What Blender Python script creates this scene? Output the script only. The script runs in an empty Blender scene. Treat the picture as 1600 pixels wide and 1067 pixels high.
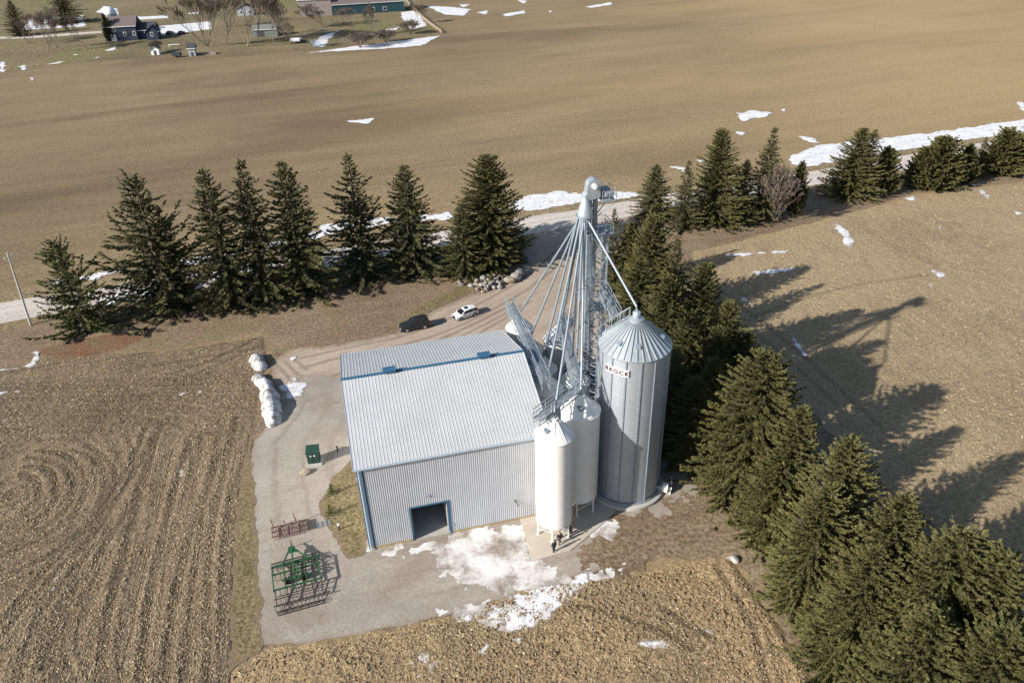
import bpy, bmesh, math, random
import numpy as np
from mathutils import Vector, Matrix
R_ = math.radians
rng = np.random.default_rng(11); random.seed(11)
scene = bpy.context.scene
COL = scene.collection

# ------------------------------------------------------------------ camera model
F, PITCH, ROLL, CH = 1200.0, 0.556544605685538, -0.03175337603601171, 62.932825
BYAW, BO, BL, BW, BE, BR = 0.2278824, np.array([-16.11, 59.317]), 19.97, 21.57, 11.685, 15.24
SUN_AZ, SUN_EL = R_(30), R_(27)          # direction in which shadows fall, sun height
def G(px, py, Z=0.0):
    """ground point seen at a pixel of the 1600 px photograph (used to survey the site)"""
    x, y = px - 800, py - 533.5
    cr, sr = math.cos(ROLL), math.sin(ROLL)
    a = cr*x + sr*y; b = -sr*x + cr*y
    cp, sp = math.cos(PITCH), math.sin(PITCH)
    d = np.array([a/F, cp - b/F*sp, -sp - b/F*cp])
    t = (Z - CH)/d[2]
    return np.array([0, 0, CH]) + d*t
def PX(P):
    d = np.asarray(P, float) - np.array([0, 0, CH])
    cp, sp = math.cos(PITCH), math.sin(PITCH)
    z = d[1]*cp - d[2]*sp; x = d[0]/z*F; y = -(d[1]*sp + d[2]*cp)/z*F
    cr, sr = math.cos(ROLL), math.sin(ROLL)
    return np.array([800 + cr*x - sr*y, 533.5 + sr*x + cr*y]), z
def base_for(tip, H):
    g = G(tip[0], tip[1], H); g[2] = 0; return g
def by_base(tip, base_y):
    lo, hi = 0.0, 45.0
    for _ in range(40):
        m = (lo+hi)/2
        if PX(base_for(tip, m))[0][1] < base_y: lo = m
        else: hi = m
    return base_for(tip, lo), lo
EX = np.array([math.cos(BYAW), math.sin(BYAW), 0]); EY = np.array([-math.sin(BYAW), math.cos(BYAW), 0])
def BLD(bx, by, z=0.0):
    return np.array([BO[0], BO[1], 0]) + EX*bx + EY*by + np.array([0, 0, z])

# ------------------------------------------------------------------ numpy noise
def _hash(ix, iy, s):
    h = (ix.astype(np.int64)*374761393 + iy.astype(np.int64)*668265263 + s*1442695041) & 0xffffffff
    h = ((h ^ (h >> 13))*1274126177) & 0xffffffff
    return ((h ^ (h >> 16)) & 0xffff)/65535.0
def vnoise(x, y, s=0):
    ix, iy = np.floor(x), np.floor(y); fx, fy = x-ix, y-iy
    fx = fx*fx*(3-2*fx); fy = fy*fy*(3-2*fy)
    a = _hash(ix, iy, s); b = _hash(ix+1, iy, s); c = _hash(ix, iy+1, s); d = _hash(ix+1, iy+1, s)
    return (a*(1-fx)+b*fx)*(1-fy) + (c*(1-fx)+d*fx)*fy - .5
def fbm(x, y, s=0, o=4):
    t, a = 0, 1.0
    for k in range(o):
        t = t + vnoise(x, y, s+k*17)*a; x, y, a = x*2.03+7.1, y*2.03+3.3, a*.5
    return t

# ------------------------------------------------------------------ object helpers
def tag(o, label=None, cat=None, group=None, kind=None):
    if label: o['label'] = label
    if cat: o['category'] = cat
    if group: o['group'] = group
    if kind: o['kind'] = kind
    return o
def empty(name, loc, rz=0.0, label=None, cat=None, group=None, parent=None):
    o = bpy.data.objects.new(name, None); COL.objects.link(o)
    o.location = tuple(float(c) for c in loc); o.rotation_euler = (0, 0, rz)
    o.empty_display_size = .3
    if parent: o.parent = parent
    return tag(o, label, cat, group)
def children(o): return [c for c in list(bpy.data.objects) if c.parent == o]
def copy_tree(o, kids):
    """kids: list of (part, [sub-parts])"""
    r = o.copy(); COL.objects.link(r)
    for c, subs in kids:
        d = c.copy(); COL.objects.link(d); d.parent = r
        for s in subs:
            e = s.copy(); COL.objects.link(e); e.parent = d
    return r
def np_mesh(name, verts, faces, n, mats, smooth=False, midx=None, attrs=None):
    """faces: (F,n) int array"""
    me = bpy.data.meshes.new(name)
    verts = np.ascontiguousarray(verts, np.float32); faces = np.ascontiguousarray(faces, np.int32)
    me.vertices.add(len(verts)); me.vertices.foreach_set('co', verts.ravel())
    me.loops.add(faces.size); me.loops.foreach_set('vertex_index', faces.ravel())
    me.polygons.add(len(faces))
    me.polygons.foreach_set('loop_start', np.arange(0, faces.size, n, dtype=np.int32))
    me.polygons.foreach_set('loop_total', np.full(len(faces), n, np.int32))
    if midx is not None: me.polygons.foreach_set('material_index', np.ascontiguousarray(midx, np.int32))
    me.polygons.foreach_set('use_smooth', np.full(len(faces), smooth, bool))
    for k, (typ, arr) in (attrs or {}).items():
        at = me.attributes.new(k, typ, 'POINT')
        at.data.foreach_set('value' if typ == 'FLOAT' else 'vector', np.ascontiguousarray(arr, np.float32).ravel())
    for m in (mats if isinstance(mats, (list, tuple)) else [mats]): me.materials.append(m)
    me.update(calc_edges=True); me.validate()
    return me
def link(name, me, parent=None):
    o = bpy.data.objects.new(name, me); COL.objects.link(o)
    if parent: o.parent = parent
    return o
class MB:
    """collects simple shapes into one mesh"""
    def __init__(s, origin=(0, 0, 0)): s.v = []; s.f = []; s.m = []; s.o = np.asarray(origin, float)
    def add(s, vs, fs, m=0):
        k = len(s.v); s.v += [tuple(np.asarray(v, float)-s.o) for v in vs]
        s.f += [tuple(i+k for i in f) for f in fs]; s.m += [m]*len(fs); return s
    def box(s, lo, hi, m=0, ax=None):
        (x0, y0, z0), (x1, y1, z1) = lo, hi
        vs = [(x0,y0,z0),(x1,y0,z0),(x1,y1,z0),(x0,y1,z0),(x0,y0,z1),(x1,y0,z1),(x1,y1,z1),(x0,y1,z1)]
        return s.add(vs, [(0,3,2,1),(4,5,6,7),(0,1,5,4),(1,2,6,5),(2,3,7,6),(3,0,4,7)], m)
    def bar(s, p0, p1, w, h=None, m=0, up=(0, 0, 1)):
        h = h or w; p0 = Vector(p0); p1 = Vector(p1); d = (p1-p0).normalized(); u = Vector(up)
        if abs(d.dot(u)) > .99: u = Vector((1, 0, 0))
        sx = d.cross(u).normalized(); sz = sx.cross(d).normalized()
        vs = [p+sx*a*w/2+sz*b*h/2 for p in (p0, p1) for a, b in ((-1,-1),(1,-1),(1,1),(-1,1))]
        return s.add(vs, [(0,1,2,3),(7,6,5,4),(0,4,5,1),(1,5,6,2),(2,6,7,3),(3,7,4,0)], m)
    def tube(s, pts, rad, n=8, m=0, cap=True):
        pts = [Vector(p) for p in pts]; k = len(s.v); rads = rad if isinstance(rad, (list, tuple)) else [rad]*len(pts)
        vs = []; fs = []
        for i, p in enumerate(pts):
            d = (pts[min(i+1, len(pts)-1)]-pts[max(i-1, 0)]).normalized()
            u = Vector((0, 0, 1)) if abs(d.z) < .95 else Vector((1, 0, 0))
            a = d.cross(u).normalized(); b = d.cross(a).normalized()
            vs += [p+(a*math.cos(t)+b*math.sin(t))*rads[i] for t in [2*math.pi*j/n for j in range(n)]]
        for i in range(len(pts)-1):
            for j in range(n):
                fs.append((i*n+j, i*n+(j+1) % n, (i+1)*n+(j+1) % n, (i+1)*n+j))
        if cap: fs += [tuple(range(n)), tuple(range(len(pts)*n-1, (len(pts)-1)*n-1, -1))]
        return s.add(vs, fs, m)
    def lathe(s, prof, n=32, c=(0, 0, 0), m=0, cap0=False, cap1=False, a0=0.0):
        vs = []; fs = []
        for r, z in prof:
            vs += [(c[0]+r*math.cos(a0+2*math.pi*j/n), c[1]+r*math.sin(a0+2*math.pi*j/n), c[2]+z) for j in range(n)]
        for i in range(len(prof)-1):
            for j in range(n): fs.append((i*n+j, i*n+(j+1) % n, (i+1)*n+(j+1) % n, (i+1)*n+j))
        if cap0: fs.append(tuple(range(n-1, -1, -1)))
        if cap1: fs.append(tuple(range((len(prof)-1)*n, len(prof)*n)))
        return s.add(vs, fs, m)
    def build(s, name, mats, parent=None, smooth=False, bevel=0.0, auto=None):
        me = bpy.data.meshes.new(name); me.from_pydata(s.v, [], s.f)
        mats = mats if isinstance(mats, (list, tuple)) else [mats]
        for m in mats: me.materials.append(m)
        me.polygons.foreach_set('material_index', s.m)
        bm = bmesh.new(); bm.from_mesh(me); bmesh.ops.recalc_face_normals(bm, faces=bm.faces)
        if bevel: bmesh.ops.bevel(bm, geom=[e for e in bm.edges if len(e.link_faces) == 2 and e.calc_face_angle(0) > .5], offset=bevel, segments=2, affect='EDGES', clamp_overlap=True)
        for f in bm.faces: f.smooth = smooth or auto is not None
        if auto is not None:
            for e in bm.edges:
                e.smooth = len(e.link_faces) == 2 and e.calc_face_angle(0) < auto
        bm.to_mesh(me); bm.free()
        return link(name, me, parent)

# ------------------------------------------------------------------ materials
class NT:
    def __init__(s, name):
        s.m = bpy.data.materials.new(name); s.m.use_nodes = True; s.t = s.m.node_tree
        s.b = s.t.nodes['Principled BSDF']; s.L = s.t.links.new
    def n(s, typ, **kw):
        nd = s.t.nodes.new(typ)
        for k, v in kw.items():
            if k.startswith('i_'): nd.inputs[k[2:].replace('_', ' ')].default_value = v
            elif k.startswith('I'): nd.inputs[int(k[1:])].default_value = v
            else: setattr(nd, k, v)
        return nd
    def noise(s, vec, scale, detail=4, rough=.55, dist=0.0):
        nd = s.n('ShaderNodeTexNoise'); nd.inputs['Scale'].default_value = scale; nd.inputs['Detail'].default_value = detail
        nd.inputs['Roughness'].default_value = rough; nd.inputs['Distortion'].default_value = dist
        if vec is not None: s.L(vec, nd.inputs['Vector'])
        return nd.outputs['Fac']
    def mapping(s, vec, scale=(1, 1, 1), rot=0.0):
        nd = s.n('ShaderNodeMapping'); nd.inputs['Scale'].default_value = scale; nd.inputs['Rotation'].default_value = (0, 0, rot)
        s.L(vec, nd.inputs['Vector']); return nd.outputs[0]
    def obj(s): return s.n('ShaderNodeTexCoord').outputs['Object']
    def attr(s, name): return s.n('ShaderNodeAttribute', attribute_name=name)
    def math(s, op, a, b=0.0, clamp=False):
        nd = s.n('ShaderNodeMath', operation=op); nd.use_clamp = clamp
        for i, x in enumerate((a, b)):
            if isinstance(x, (int, float)): nd.inputs[i].default_value = x
            else: s.L(x, nd.inputs[i])
        return nd.outputs[0]
    def step(s, x, a, b):
        nd = s.n('ShaderNodeMapRange'); nd.interpolation_type = 'SMOOTHSTEP'
        s.L(x, nd.inputs[0]); nd.inputs[1].default_value = a; nd.inputs[2].default_value = b
        return nd.outputs[0]
    def ramp(s, fac, stops):
        nd = s.n('ShaderNodeValToRGB'); el = nd.color_ramp.elements
        while len(el) < len(stops): el.new(.5)
        for e, (p, c) in zip(el, stops): e.position = p; e.color = (*c, 1)
        s.L(fac, nd.inputs[0]); return nd.outputs[0]
    def mix(s, fac, a, b, blend='MIX'):
        nd = s.n('ShaderNodeMix'); nd.data_type = 'RGBA'; nd.blend_type = blend
        for sock, x in ((nd.inputs[0], fac), (nd.inputs[6], a), (nd.inputs[7], b)):
            if isinstance(x, (int, float)): sock.default_value = x
            elif isinstance(x, tuple): sock.default_value = (*x, 1)
            else: s.L(x, sock)
        return nd.outputs[2]
    def bump(s, h, strength=.5, dist=.1, prev=None):
        nd = s.n('ShaderNodeBump'); nd.inputs['Strength'].default_value = strength; nd.inputs['Distance'].default_value = dist
        s.L(h, nd.inputs['Height'])
        if prev is not None: s.L(prev, nd.inputs['Normal'])
        return nd.outputs[0]
    def out(s, color=None, rough=.8, metal=0.0, normal=None, spec=.3):
        if color is not None:
            if isinstance(color, tuple): s.b.inputs['Base Color'].default_value = (*color, 1)
            else: s.L(color, s.b.inputs['Base Color'])
        if isinstance(rough, (int, float)): s.b.inputs['Roughness'].default_value = rough
        else: s.L(rough, s.b.inputs['Roughness'])
        s.b.inputs['Metallic'].default_value = metal
        s.b.inputs['Specular IOR Level'].default_value = spec
        if normal is not None: s.L(normal, s.b.inputs['Normal'])
        return s.m
def simple(name, col, rough=.6, metal=0.0, var=.12, scale=2.0, spec=.3):
    """plain paint or metal with a little weathering"""
    t = NT(name); o = t.obj(); a = t.noise(o, scale, 5, .6); b = t.noise(o, scale*9, 3, .6)
    f = t.math('ADD', t.math('MULTIPLY', a, .7), t.math('MULTIPLY', b, .3))
    lo = tuple(c*(1-var) for c in col); hi = tuple(min(1, c*(1+var)) for c in col)
    return t.out(t.ramp(f, [(.3, lo), (.7, hi)]), rough, metal, spec=spec)

def soil(name, dark, mid, light, rot=0.0, streak=(.06, .9), speck=None, speck_amt=.5, speck_scale=7, big=.04, bump=.5, bdist=.12, clod=2.2, flow=False, w=(.45, .25, .3), tracks=0.0, rows=0.0, wet=None, grain=(0, 1), patch=None, dry=None, etr=None, rut=0.0, fringe=None):
    t = NT(name); o = t.obj()
    fl = t.attr('flow').outputs['Vector'] if flow else t.mapping(o, (1, 1, 1), rot)
    n1 = t.noise(o, big, 5, .55)
    n2 = t.noise(o, .55, 6, .65)
    n3 = t.noise(t.mapping(fl, (streak[0], streak[1], 1)), 1.0, 5, .6)
    n4 = t.noise(o, speck_scale, 4, .7)
    f = t.math('ADD', t.math('MULTIPLY', n1, w[0]), t.math('ADD', t.math('MULTIPLY', n2, w[1]), t.math('MULTIPLY', n3, w[2])))
    f = t.math('ADD', t.math('MULTIPLY', f, .82), t.math('MULTIPLY', n4, .18))
    c = t.ramp(f, [(.36, dark), (.5, mid), (.64, light)])
    h = t.math('ADD', t.math('MULTIPLY', t.noise(o, clod, 6, .7), 1.0), t.math('MULTIPLY', n3, .5))
    if rows:
        sep = t.n('ShaderNodeSeparateXYZ'); t.L(fl, sep.inputs[0])
        wv = t.math('SINE', t.math('ADD', t.math('MULTIPLY', sep.outputs['Y'], 2*math.pi/.76), t.math('MULTIPLY', n2, 3)))
        rw = t.step(wv, -.6, .8); h = t.math('ADD', h, t.math('MULTIPLY', rw, .35*rows))
        c = t.mix(t.math('MULTIPLY', t.math('SUBTRACT', 1.0, rw), .45*rows), c, tuple(x*.55 for x in dark))
    if tracks:
        n5 = t.noise(t.mapping(fl, (.018, .85, 1)), 1.0, 3, .55)
        n6 = t.noise(o, .07, 2)
        tr = t.math('MULTIPLY', t.step(n5, .54, .62), t.step(n6, .36, .52))
        c = t.mix(t.math('MULTIPLY', tr, tracks), c, tuple(x*.6 for x in dark)); h = t.math('SUBTRACT', h, t.math('MULTIPLY', tr, .6))
        n10 = t.noise(t.mapping(fl, (.03, 2.1, 1)), 1.0, 2, .5); n11 = t.noise(o, .11, 2)
        tr2 = t.math('MULTIPLY', t.step(n10, .57, .63), t.step(n11, .45, .6))
        c = t.mix(t.math('MULTIPLY', tr2, tracks), c, tuple(x*.5 for x in dark)); h = t.math('SUBTRACT', h, t.math('MULTIPLY', tr2, .7))
    if wet:
        n7 = t.noise(t.mapping(fl, (.35, 1.6, 1)), wet[1], 4, .55, .6)
        c = t.mix(t.math('MULTIPLY', t.step(n7, .48, .66), wet[2]), c, wet[0])
    if etr:
        ed = t.attr('edge').outputs['Fac']; cb = t.n('ShaderNodeCombineXYZ'); t.L(t.math('MULTIPLY', ed, etr[1]), cb.inputs[0]); t.L(t.math('MULTIPLY', n2, .6), cb.inputs[1])
        ne = t.noise(cb.outputs[0], 1.0, 3, .5); nm = t.noise(o, .09, 3)
        k = t.math('MULTIPLY', t.step(ne, .50, .62), t.step(nm, .38, .55))
        c = t.mix(t.math('MULTIPLY', k, etr[2]), c, etr[0]); h = t.math('SUBTRACT', h, t.math('MULTIPLY', k, .25))
        k2 = t.math('MULTIPLY', t.step(ne, .46, .36), t.step(nm, .35, .5)); c = t.mix(t.math('MULTIPLY', k2, etr[2]*.6), c, light)
    if dry:
        sx = t.n('ShaderNodeSeparateXYZ'); t.L(o, sx.inputs[0]); n0 = t.noise(t.mapping(fl, (.004, .012, 1)), 1.0, 5, .6)
        v = t.math('ADD', t.math('ADD', sx.outputs['X'], t.math('MULTIPLY', sx.outputs['Y'], dry[3])), t.math('MULTIPLY', t.math('SUBTRACT', n0, .5), dry[4]))
        c = t.mix(t.math('MULTIPLY', t.step(v, dry[1], dry[2]), .75), c, t.mix(.5, c, dry[0]))
    if patch:
        n9 = t.noise(o, patch[1], 6, .68, .5)
        c = t.mix(t.math('MULTIPLY', t.step(n9, patch[2], patch[2]+.12), patch[3]), c, patch[0])
    if grain[0]:
        g1 = t.noise(o, grain[1], 2, .8); gg = t.step(g1, .3, .7)
        c = t.mix(grain[0], c, t.mix(gg, (.0, .0, .0), (1, 1, 1)), 'OVERLAY'); h = t.math('ADD', h, t.math('MULTIPLY', g1, .4))
    if rut:
        ra = t.attr('rut').outputs['Fac']; rk = t.step(t.math('ADD', ra, t.math('MULTIPLY', t.math('SUBTRACT', n4, .5), .5)), .30, .75)
        c = t.mix(t.math('MULTIPLY', rk, rut), c, tuple(x*.62 for x in dark))
        lk = t.step(t.math('SUBTRACT', t.attr('lip').outputs['Fac'], ra), .3, .9); c = t.mix(t.math('MULTIPLY', lk, rut*.3), c, light)
    if fringe:
        ef = t.math('ADD', t.attr('edge').outputs['Fac'], t.math('MULTIPLY', t.math('SUBTRACT', t.noise(o, 1.1, 5, .7), .5), fringe[1]*2.2))
        c = t.mix(t.step(ef, fringe[1], -.1), c, fringe[0])
    if speck is not None:
        n8 = t.noise(o, speck_scale*1.7, 3, .75)
        c = t.mix(t.math('MULTIPLY', t.step(n8, .56, .66), speck_amt), c, speck)
        h = t.math('ADD', h, t.math('MULTIPLY', n8, .35))
    return t.out(c, .95, normal=t.bump(h, bump, bdist), spec=.1)

# ------------------------------------------------------------------ ground sheets with ragged outlines
def sdist(P, poly):
    d = np.full(len(P), 1e9); ins = np.zeros(len(P), bool); n = len(poly)
    for i in range(n):
        a, b = poly[i], poly[(i+1) % n]; e = b-a; w = P-a
        t = np.clip((w@e)/(e@e+1e-12), 0, 1); q = w-t[:, None]*e
        d = np.minimum(d, (q*q).sum(1))
        c = ((a[1] <= P[:, 1]) & (b[1] > P[:, 1])) | ((b[1] <= P[:, 1]) & (a[1] > P[:, 1]))
        xi = a[0]+(P[:, 1]-a[1])/(e[1] if e[1] else 1e-12)*e[0]
        ins ^= c & (P[:, 0] < xi)
    return np.sqrt(d)*np.where(ins, 1, -1)
def poly_px(pts): return np.array([G(x, y)[:2] for x, y in pts])
def clip_tris(P, T, s):
    """keep the part of each triangle where s >= 0"""
    V = [P]; base = len(P); out = []; sv = [s]
    ins = s[T] >= 0; cnt = ins.sum(1)
    out.append(T[cnt == 3])
    def cut(a, b):
        nonlocal base
        t = s[a]/(s[a]-s[b]); q = P[a]+(P[b]-P[a])*t[:, None]
        V.append(q); sv.append(np.zeros(len(q))); i = np.arange(base, base+len(q)); base += len(q); return i
    for k in range(3):
        m = (cnt == 1) & ins[:, k]; A, B, C = T[m][:, k], T[m][:, (k+1) % 3], T[m][:, (k+2) % 3]
        if len(A): ab = cut(A, B); ac = cut(A, C); out.append(np.stack([A, ab, ac], 1))
        m = (cnt == 2) & ~ins[:, k]; A, B, C = T[m][:, k], T[m][:, (k+1) % 3], T[m][:, (k+2) % 3]
        if len(A):
            ab = cut(B, A); ac = cut(C, A); out.append(np.stack([ab, B, C], 1)); out.append(np.stack([ab, C, ac], 1))
    T2 = np.concatenate(out); P2 = np.concatenate(V); u, inv = np.unique(T2.ravel(), return_inverse=True)
    return P2[u], inv.reshape(-1, 3), np.concatenate(sv)[u]
def sheet_geo(poly, cell, amp=.6, freq=.35, seed=1, thin=0.0, fine=.35):
    fq = .28/cell
    lo = poly.min(0)-amp-cell*2; hi = poly.max(0)+amp+cell*2
    xs = np.arange(lo[0], hi[0]+cell, cell); ys = np.arange(lo[1], hi[1]+cell, cell)
    X, Y = np.meshgrid(xs, ys); P = np.stack([X.ravel(), Y.ravel()], 1); nx = len(xs)
    s = sdist(P, poly) + amp*(fbm(P[:, 0]*freq, P[:, 1]*freq, seed, 5)*1.3) + fine*fbm(P[:, 0]*fq, P[:, 1]*fq, seed+91, 3) - thin*(fbm(P[:, 0]*freq*2.2, P[:, 1]*freq*2.2, seed+40, 4)+.12)
    i = np.arange(len(P)).reshape(len(ys), nx); a, b, c, d = i[:-1, :-1].ravel(), i[:-1, 1:].ravel(), i[1:, 1:].ravel(), i[1:, :-1].ravel()
    T = np.concatenate([np.stack([a, b, c], 1), np.stack([a, c, d], 1)])
    keep = (s[T].max(1) >= 0); return clip_tris(P, T[keep], s)
def sheet(name, polys, mat, z, cell=.4, amp=.6, freq=.35, seed=1, disp=None, flow=None, thin=0.0, dome=0.0, kind='structure', label=None, cat=None, fine=.35, extra=None):
    PP, TT, SS, k = [], [], [], 0
    for j, pl in enumerate(polys if isinstance(polys, list) else [polys]):
        cl = cell if cell else max(.1, np.hypot(*pl.mean(0))/650)
        p, t, s = sheet_geo(pl, cl, amp if np.isscalar(amp) else amp[j], freq, seed+j*7, thin, fine)
        PP.append(p); TT.append(t+k); SS.append(s); k += len(p)
    P = np.concatenate(PP); T = np.concatenate(TT); S = np.concatenate(SS)
    zz = np.full(len(P), float(z))
    if dome: zz += dome*np.sqrt(np.clip(S, 0, 1.5))
    if disp is not None: zz += disp(P, S)
    at = {}
    at['edge'] = ('FLOAT', S)
    if extra is not None: at.update(extra(P))
    if flow is not None: at['flow'] = ('FLOAT_VECTOR', flow(P))
    me = np_mesh(name, np.column_stack([P, zz]), T, 3, mat, True, attrs=at)
    o = link(name, me); tag(o, label, cat, None, kind); return o
# ================================================================== GROUND
ROADA = math.atan(.332)
def rotflow(ang):
    c, s = math.cos(ang), math.sin(ang)
    return lambda P: np.column_stack([P[:, 0]*c+P[:, 1]*s, -P[:, 0]*s+P[:, 1]*c, np.zeros(len(P))])
M = {}
M['far'] = soil('far_field_soil', (.142, .106, .064), (.212, .160, .096), (.280, .216, .132), rot=-ROADA, streak=(.010, .12), speck=(.48, .38, .22), speck_amt=.4, speck_scale=1.6, big=.009, bump=.5, bdist=.2, clod=1.2, w=(.5, .25, .25), tracks=.22, wet=((.115, .083, .05), .022, .6), grain=(.22, 1.6), dry=((.56, .40, .20), -150, 110, -.2, 420))
M['earth'] = soil('bare_brown_earth', (.13, .09, .058), (.205, .150, .10), (.275, .215, .145), rot=-.3, streak=(.1, .5), speck=(.32, .27, .16), speck_amt=.35, speck_scale=4, big=.06, bump=.6, bdist=.1, clod=1.6, grain=(.4, 2.2), patch=((.16, .135, .065), .12, .52, .5))
M['left'] = soil('corn_stubble_soil', (.118, .088, .060), (.192, .145, .095), (.270, .207, .130), flow=True, streak=(.06, .9), speck=(.50, .41, .25), speck_amt=.5, speck_scale=2.6, big=.05, bump=.7, bdist=.18, clod=1.5, tracks=.4, rows=.15, rut=.65, w=(.4, .25, .35), grain=(.35, 2.4))
M['bottom'] = soil('rough_worked_soil', (.14, .10, .062), (.25, .182, .108), (.36, .265, .155), flow=True, streak=(.12, .8), speck=(.52, .41, .23), speck_amt=.5, speck_scale=2.6, big=.05, bump=1.0, bdist=.28, clod=1.3, tracks=.0, rows=.0, rut=.7, grain=(.35, 2.6), patch=((.40, .285, .155), .06, .40, .65))
M['right'] = soil('light_stubble_soil', (.20, .146, .09), (.29, .216, .131), (.36, .278, .17), flow=True, streak=(.09, .35), speck=(.52, .42, .26), speck_amt=.5, speck_scale=2.4, big=.03, bump=.7, bdist=.2, clod=1.5, tracks=.0, rows=.03, rut=.35, grain=(.25, 2.0), patch=((.36, .275, .165), .04, .42, .5))
M['gravel'] = soil('yard_gravel', (.245, .208, .172), (.325, .284, .238), (.39, .348, .298), rot=-.5, streak=(.04, .5), speck=(.50, .46, .42), speck_amt=.3, speck_scale=5, big=.09, bump=.4, bdist=.06, clod=3.5, w=(.45, .25, .3), grain=(.12, 3.0), patch=((.22, .175, .135), .07, .52, .5), etr=((.225, .188, .152), .55, .6), fringe=((.275, .228, .18), .8))
M['drive'] = soil('driveway_gravel', (.26, .20, .155), (.37, .30, .235), (.46, .385, .31), rot=-.75, streak=(.03, .7), speck=(.55, .48, .4), speck_amt=.25, speck_scale=5, big=.09, bump=.4, bdist=.06, clod=3.5, w=(.4, .2, .4), grain=(.12, 2.6), patch=((.24, .18, .13), .09, .55, .5), rut=.5, fringe=((.25, .195, .14), 1.4))
M['road'] = soil('country_road_gravel', (.38, .335, .29), (.50, .45, .40), (.60, .56, .51), rot=-ROADA, streak=(.015, .7), speck=(.66, .62, .56), speck_amt=.2, speck_scale=4, big=.05, bump=.2, bdist=.05, clod=3, w=(.2, .15, .65), grain=(.15, 2.0))
M['grass'] = soil('dormant_grass', (.115, .092, .048), (.185, .150, .078), (.255, .21, .115), rot=.2, streak=(.5, .8), speck=(.33, .27, .14), speck_amt=.4, speck_scale=3.5, big=.1, bump=.8, bdist=.12, clod=3.2, grain=(.5, 2.6), patch=((.13, .12, .055), .3, .5, .45), fringe=((.205, .155, .1), .9))
M['verge'] = soil('dry_verge_grass', (.14, .105, .062), (.235, .18, .105), (.31, .25, .155), rot=-ROADA, streak=(.05, .8), speck=(.40, .33, .2), speck_amt=.4, speck_scale=2, big=.05, bump=.6, bdist=.15, clod=1.5, grain=(.5, 1.6))
M['lawn'] = soil('farmstead_lawn', (.105, .088, .052), (.180, .145, .085), (.245, .2, .115), rot=-.3, streak=(.03, .15), speck=(.28, .23, .13), speck_amt=.3, speck_scale=1.5, big=.03, bump=.5, bdist=.2, clod=.7, grain=(.5, .9), patch=((.16, .15, .06), .025, .5, .6))
M['litter'] = soil('fallen_needles', (.12, .068, .042), (.195, .105, .06), (.26, .15, .09), speck=(.32, .2, .12), speck_amt=.4, speck_scale=5, bump=.5, grain=(.4, 2.5), patch=((.17, .125, .08), .25, .48, .8))
def snow_mat():
    t = NT('old_snow'); o = t.obj(); n = t.noise(o, 1.1, 6, .7); m = t.noise(o, .35, 3)
    c = t.ramp(t.math('ADD', t.math('MULTIPLY', n, .7), t.math('MULTIPLY', m, .3)), [(.36, (.42, .39, .36)), (.46, (.64, .64, .65)), (.62, (.82, .83, .85))])
    e = t.attr('edge').outputs['Fac']; d = t.step(t.math('ADD', e, t.math('MULTIPLY', t.math('SUBTRACT', t.noise(o, 2.2, 5, .7), .5), .9)), .42, .08)
    c = t.mix(t.math('MULTIPLY', d, .8), c, (.27, .225, .18))
    return t.out(c, .6, normal=t.bump(n, .5, .12), spec=.3)
M['snow'] = snow_mat()
def pile_mat():
    t = NT('dirty_piled_snow'); o = t.obj(); n = t.noise(o, 1.6, 6, .75); k = t.noise(o, .7, 4, .7)
    c = t.ramp(k, [(.40, (.22, .205, .19)), (.50, (.48, .47, .46)), (.60, (.78, .79, .81))])
    c = t.mix(t.math('MULTIPLY', t.step(n, .55, .68), .6), c, (.25, .23, .21))
    return t.out(c, .7, normal=t.bump(n, .9, .3), spec=.2)
M['pile'] = pile_mat()
def ice_mat():
    t = NT('salted_ice_over_gravel'); o = t.obj()
    a = t.noise(o, .33, 6, .62, .4); b = t.noise(o, 2.4, 5, .72)
    f = t.math('ADD', t.math('MULTIPLY', a, .75), t.math('MULTIPLY', b, .25))
    c = t.ramp(f, [(.35, (.22, .18, .145)), (.43, (.35, .315, .28)), (.51, (.57, .55, .53)), (.62, (.74, .74, .74))])
    return t.out(c, t.ramp(f, [(.4, (.85, .85, .85)), (.6, (.45, .45, .45))]), normal=t.bump(b, .3, .05), spec=.4)
M['ice'] = ice_mat()

# the open land to the horizon: a grid that gets coarser away from the farm
def land():
    ax = np.concatenate([np.linspace(-4500, -700, 12), np.linspace(-650, 650, 105), np.linspace(700, 4500, 12)])
    ay = np.concatenate([np.linspace(-600, -40, 8), np.linspace(-20, 760, 66), np.linspace(800, 5200, 16)])
    X, Y = np.meshgrid(ax, ay); P = np.column_stack([X.ravel(), Y.ravel(), np.zeros(X.size)])
    far = np.clip((P[:, 1]-560)/900, 0, 1); P[:, 2] += far*14*(fbm(P[:, 0]/420, P[:, 1]/420, 3, 3)+.25)
    nx = len(ax); i = np.arange(len(P)).reshape(len(ay), nx)
    q = np.stack([i[:-1, :-1].ravel(), i[:-1, 1:].ravel(), i[1:, 1:].ravel(), i[1:, :-1].ravel()], 1)
    return tag(link('far_field', np_mesh('far_field', P, q, 4, M['far'], True)), kind='structure')
land()

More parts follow.
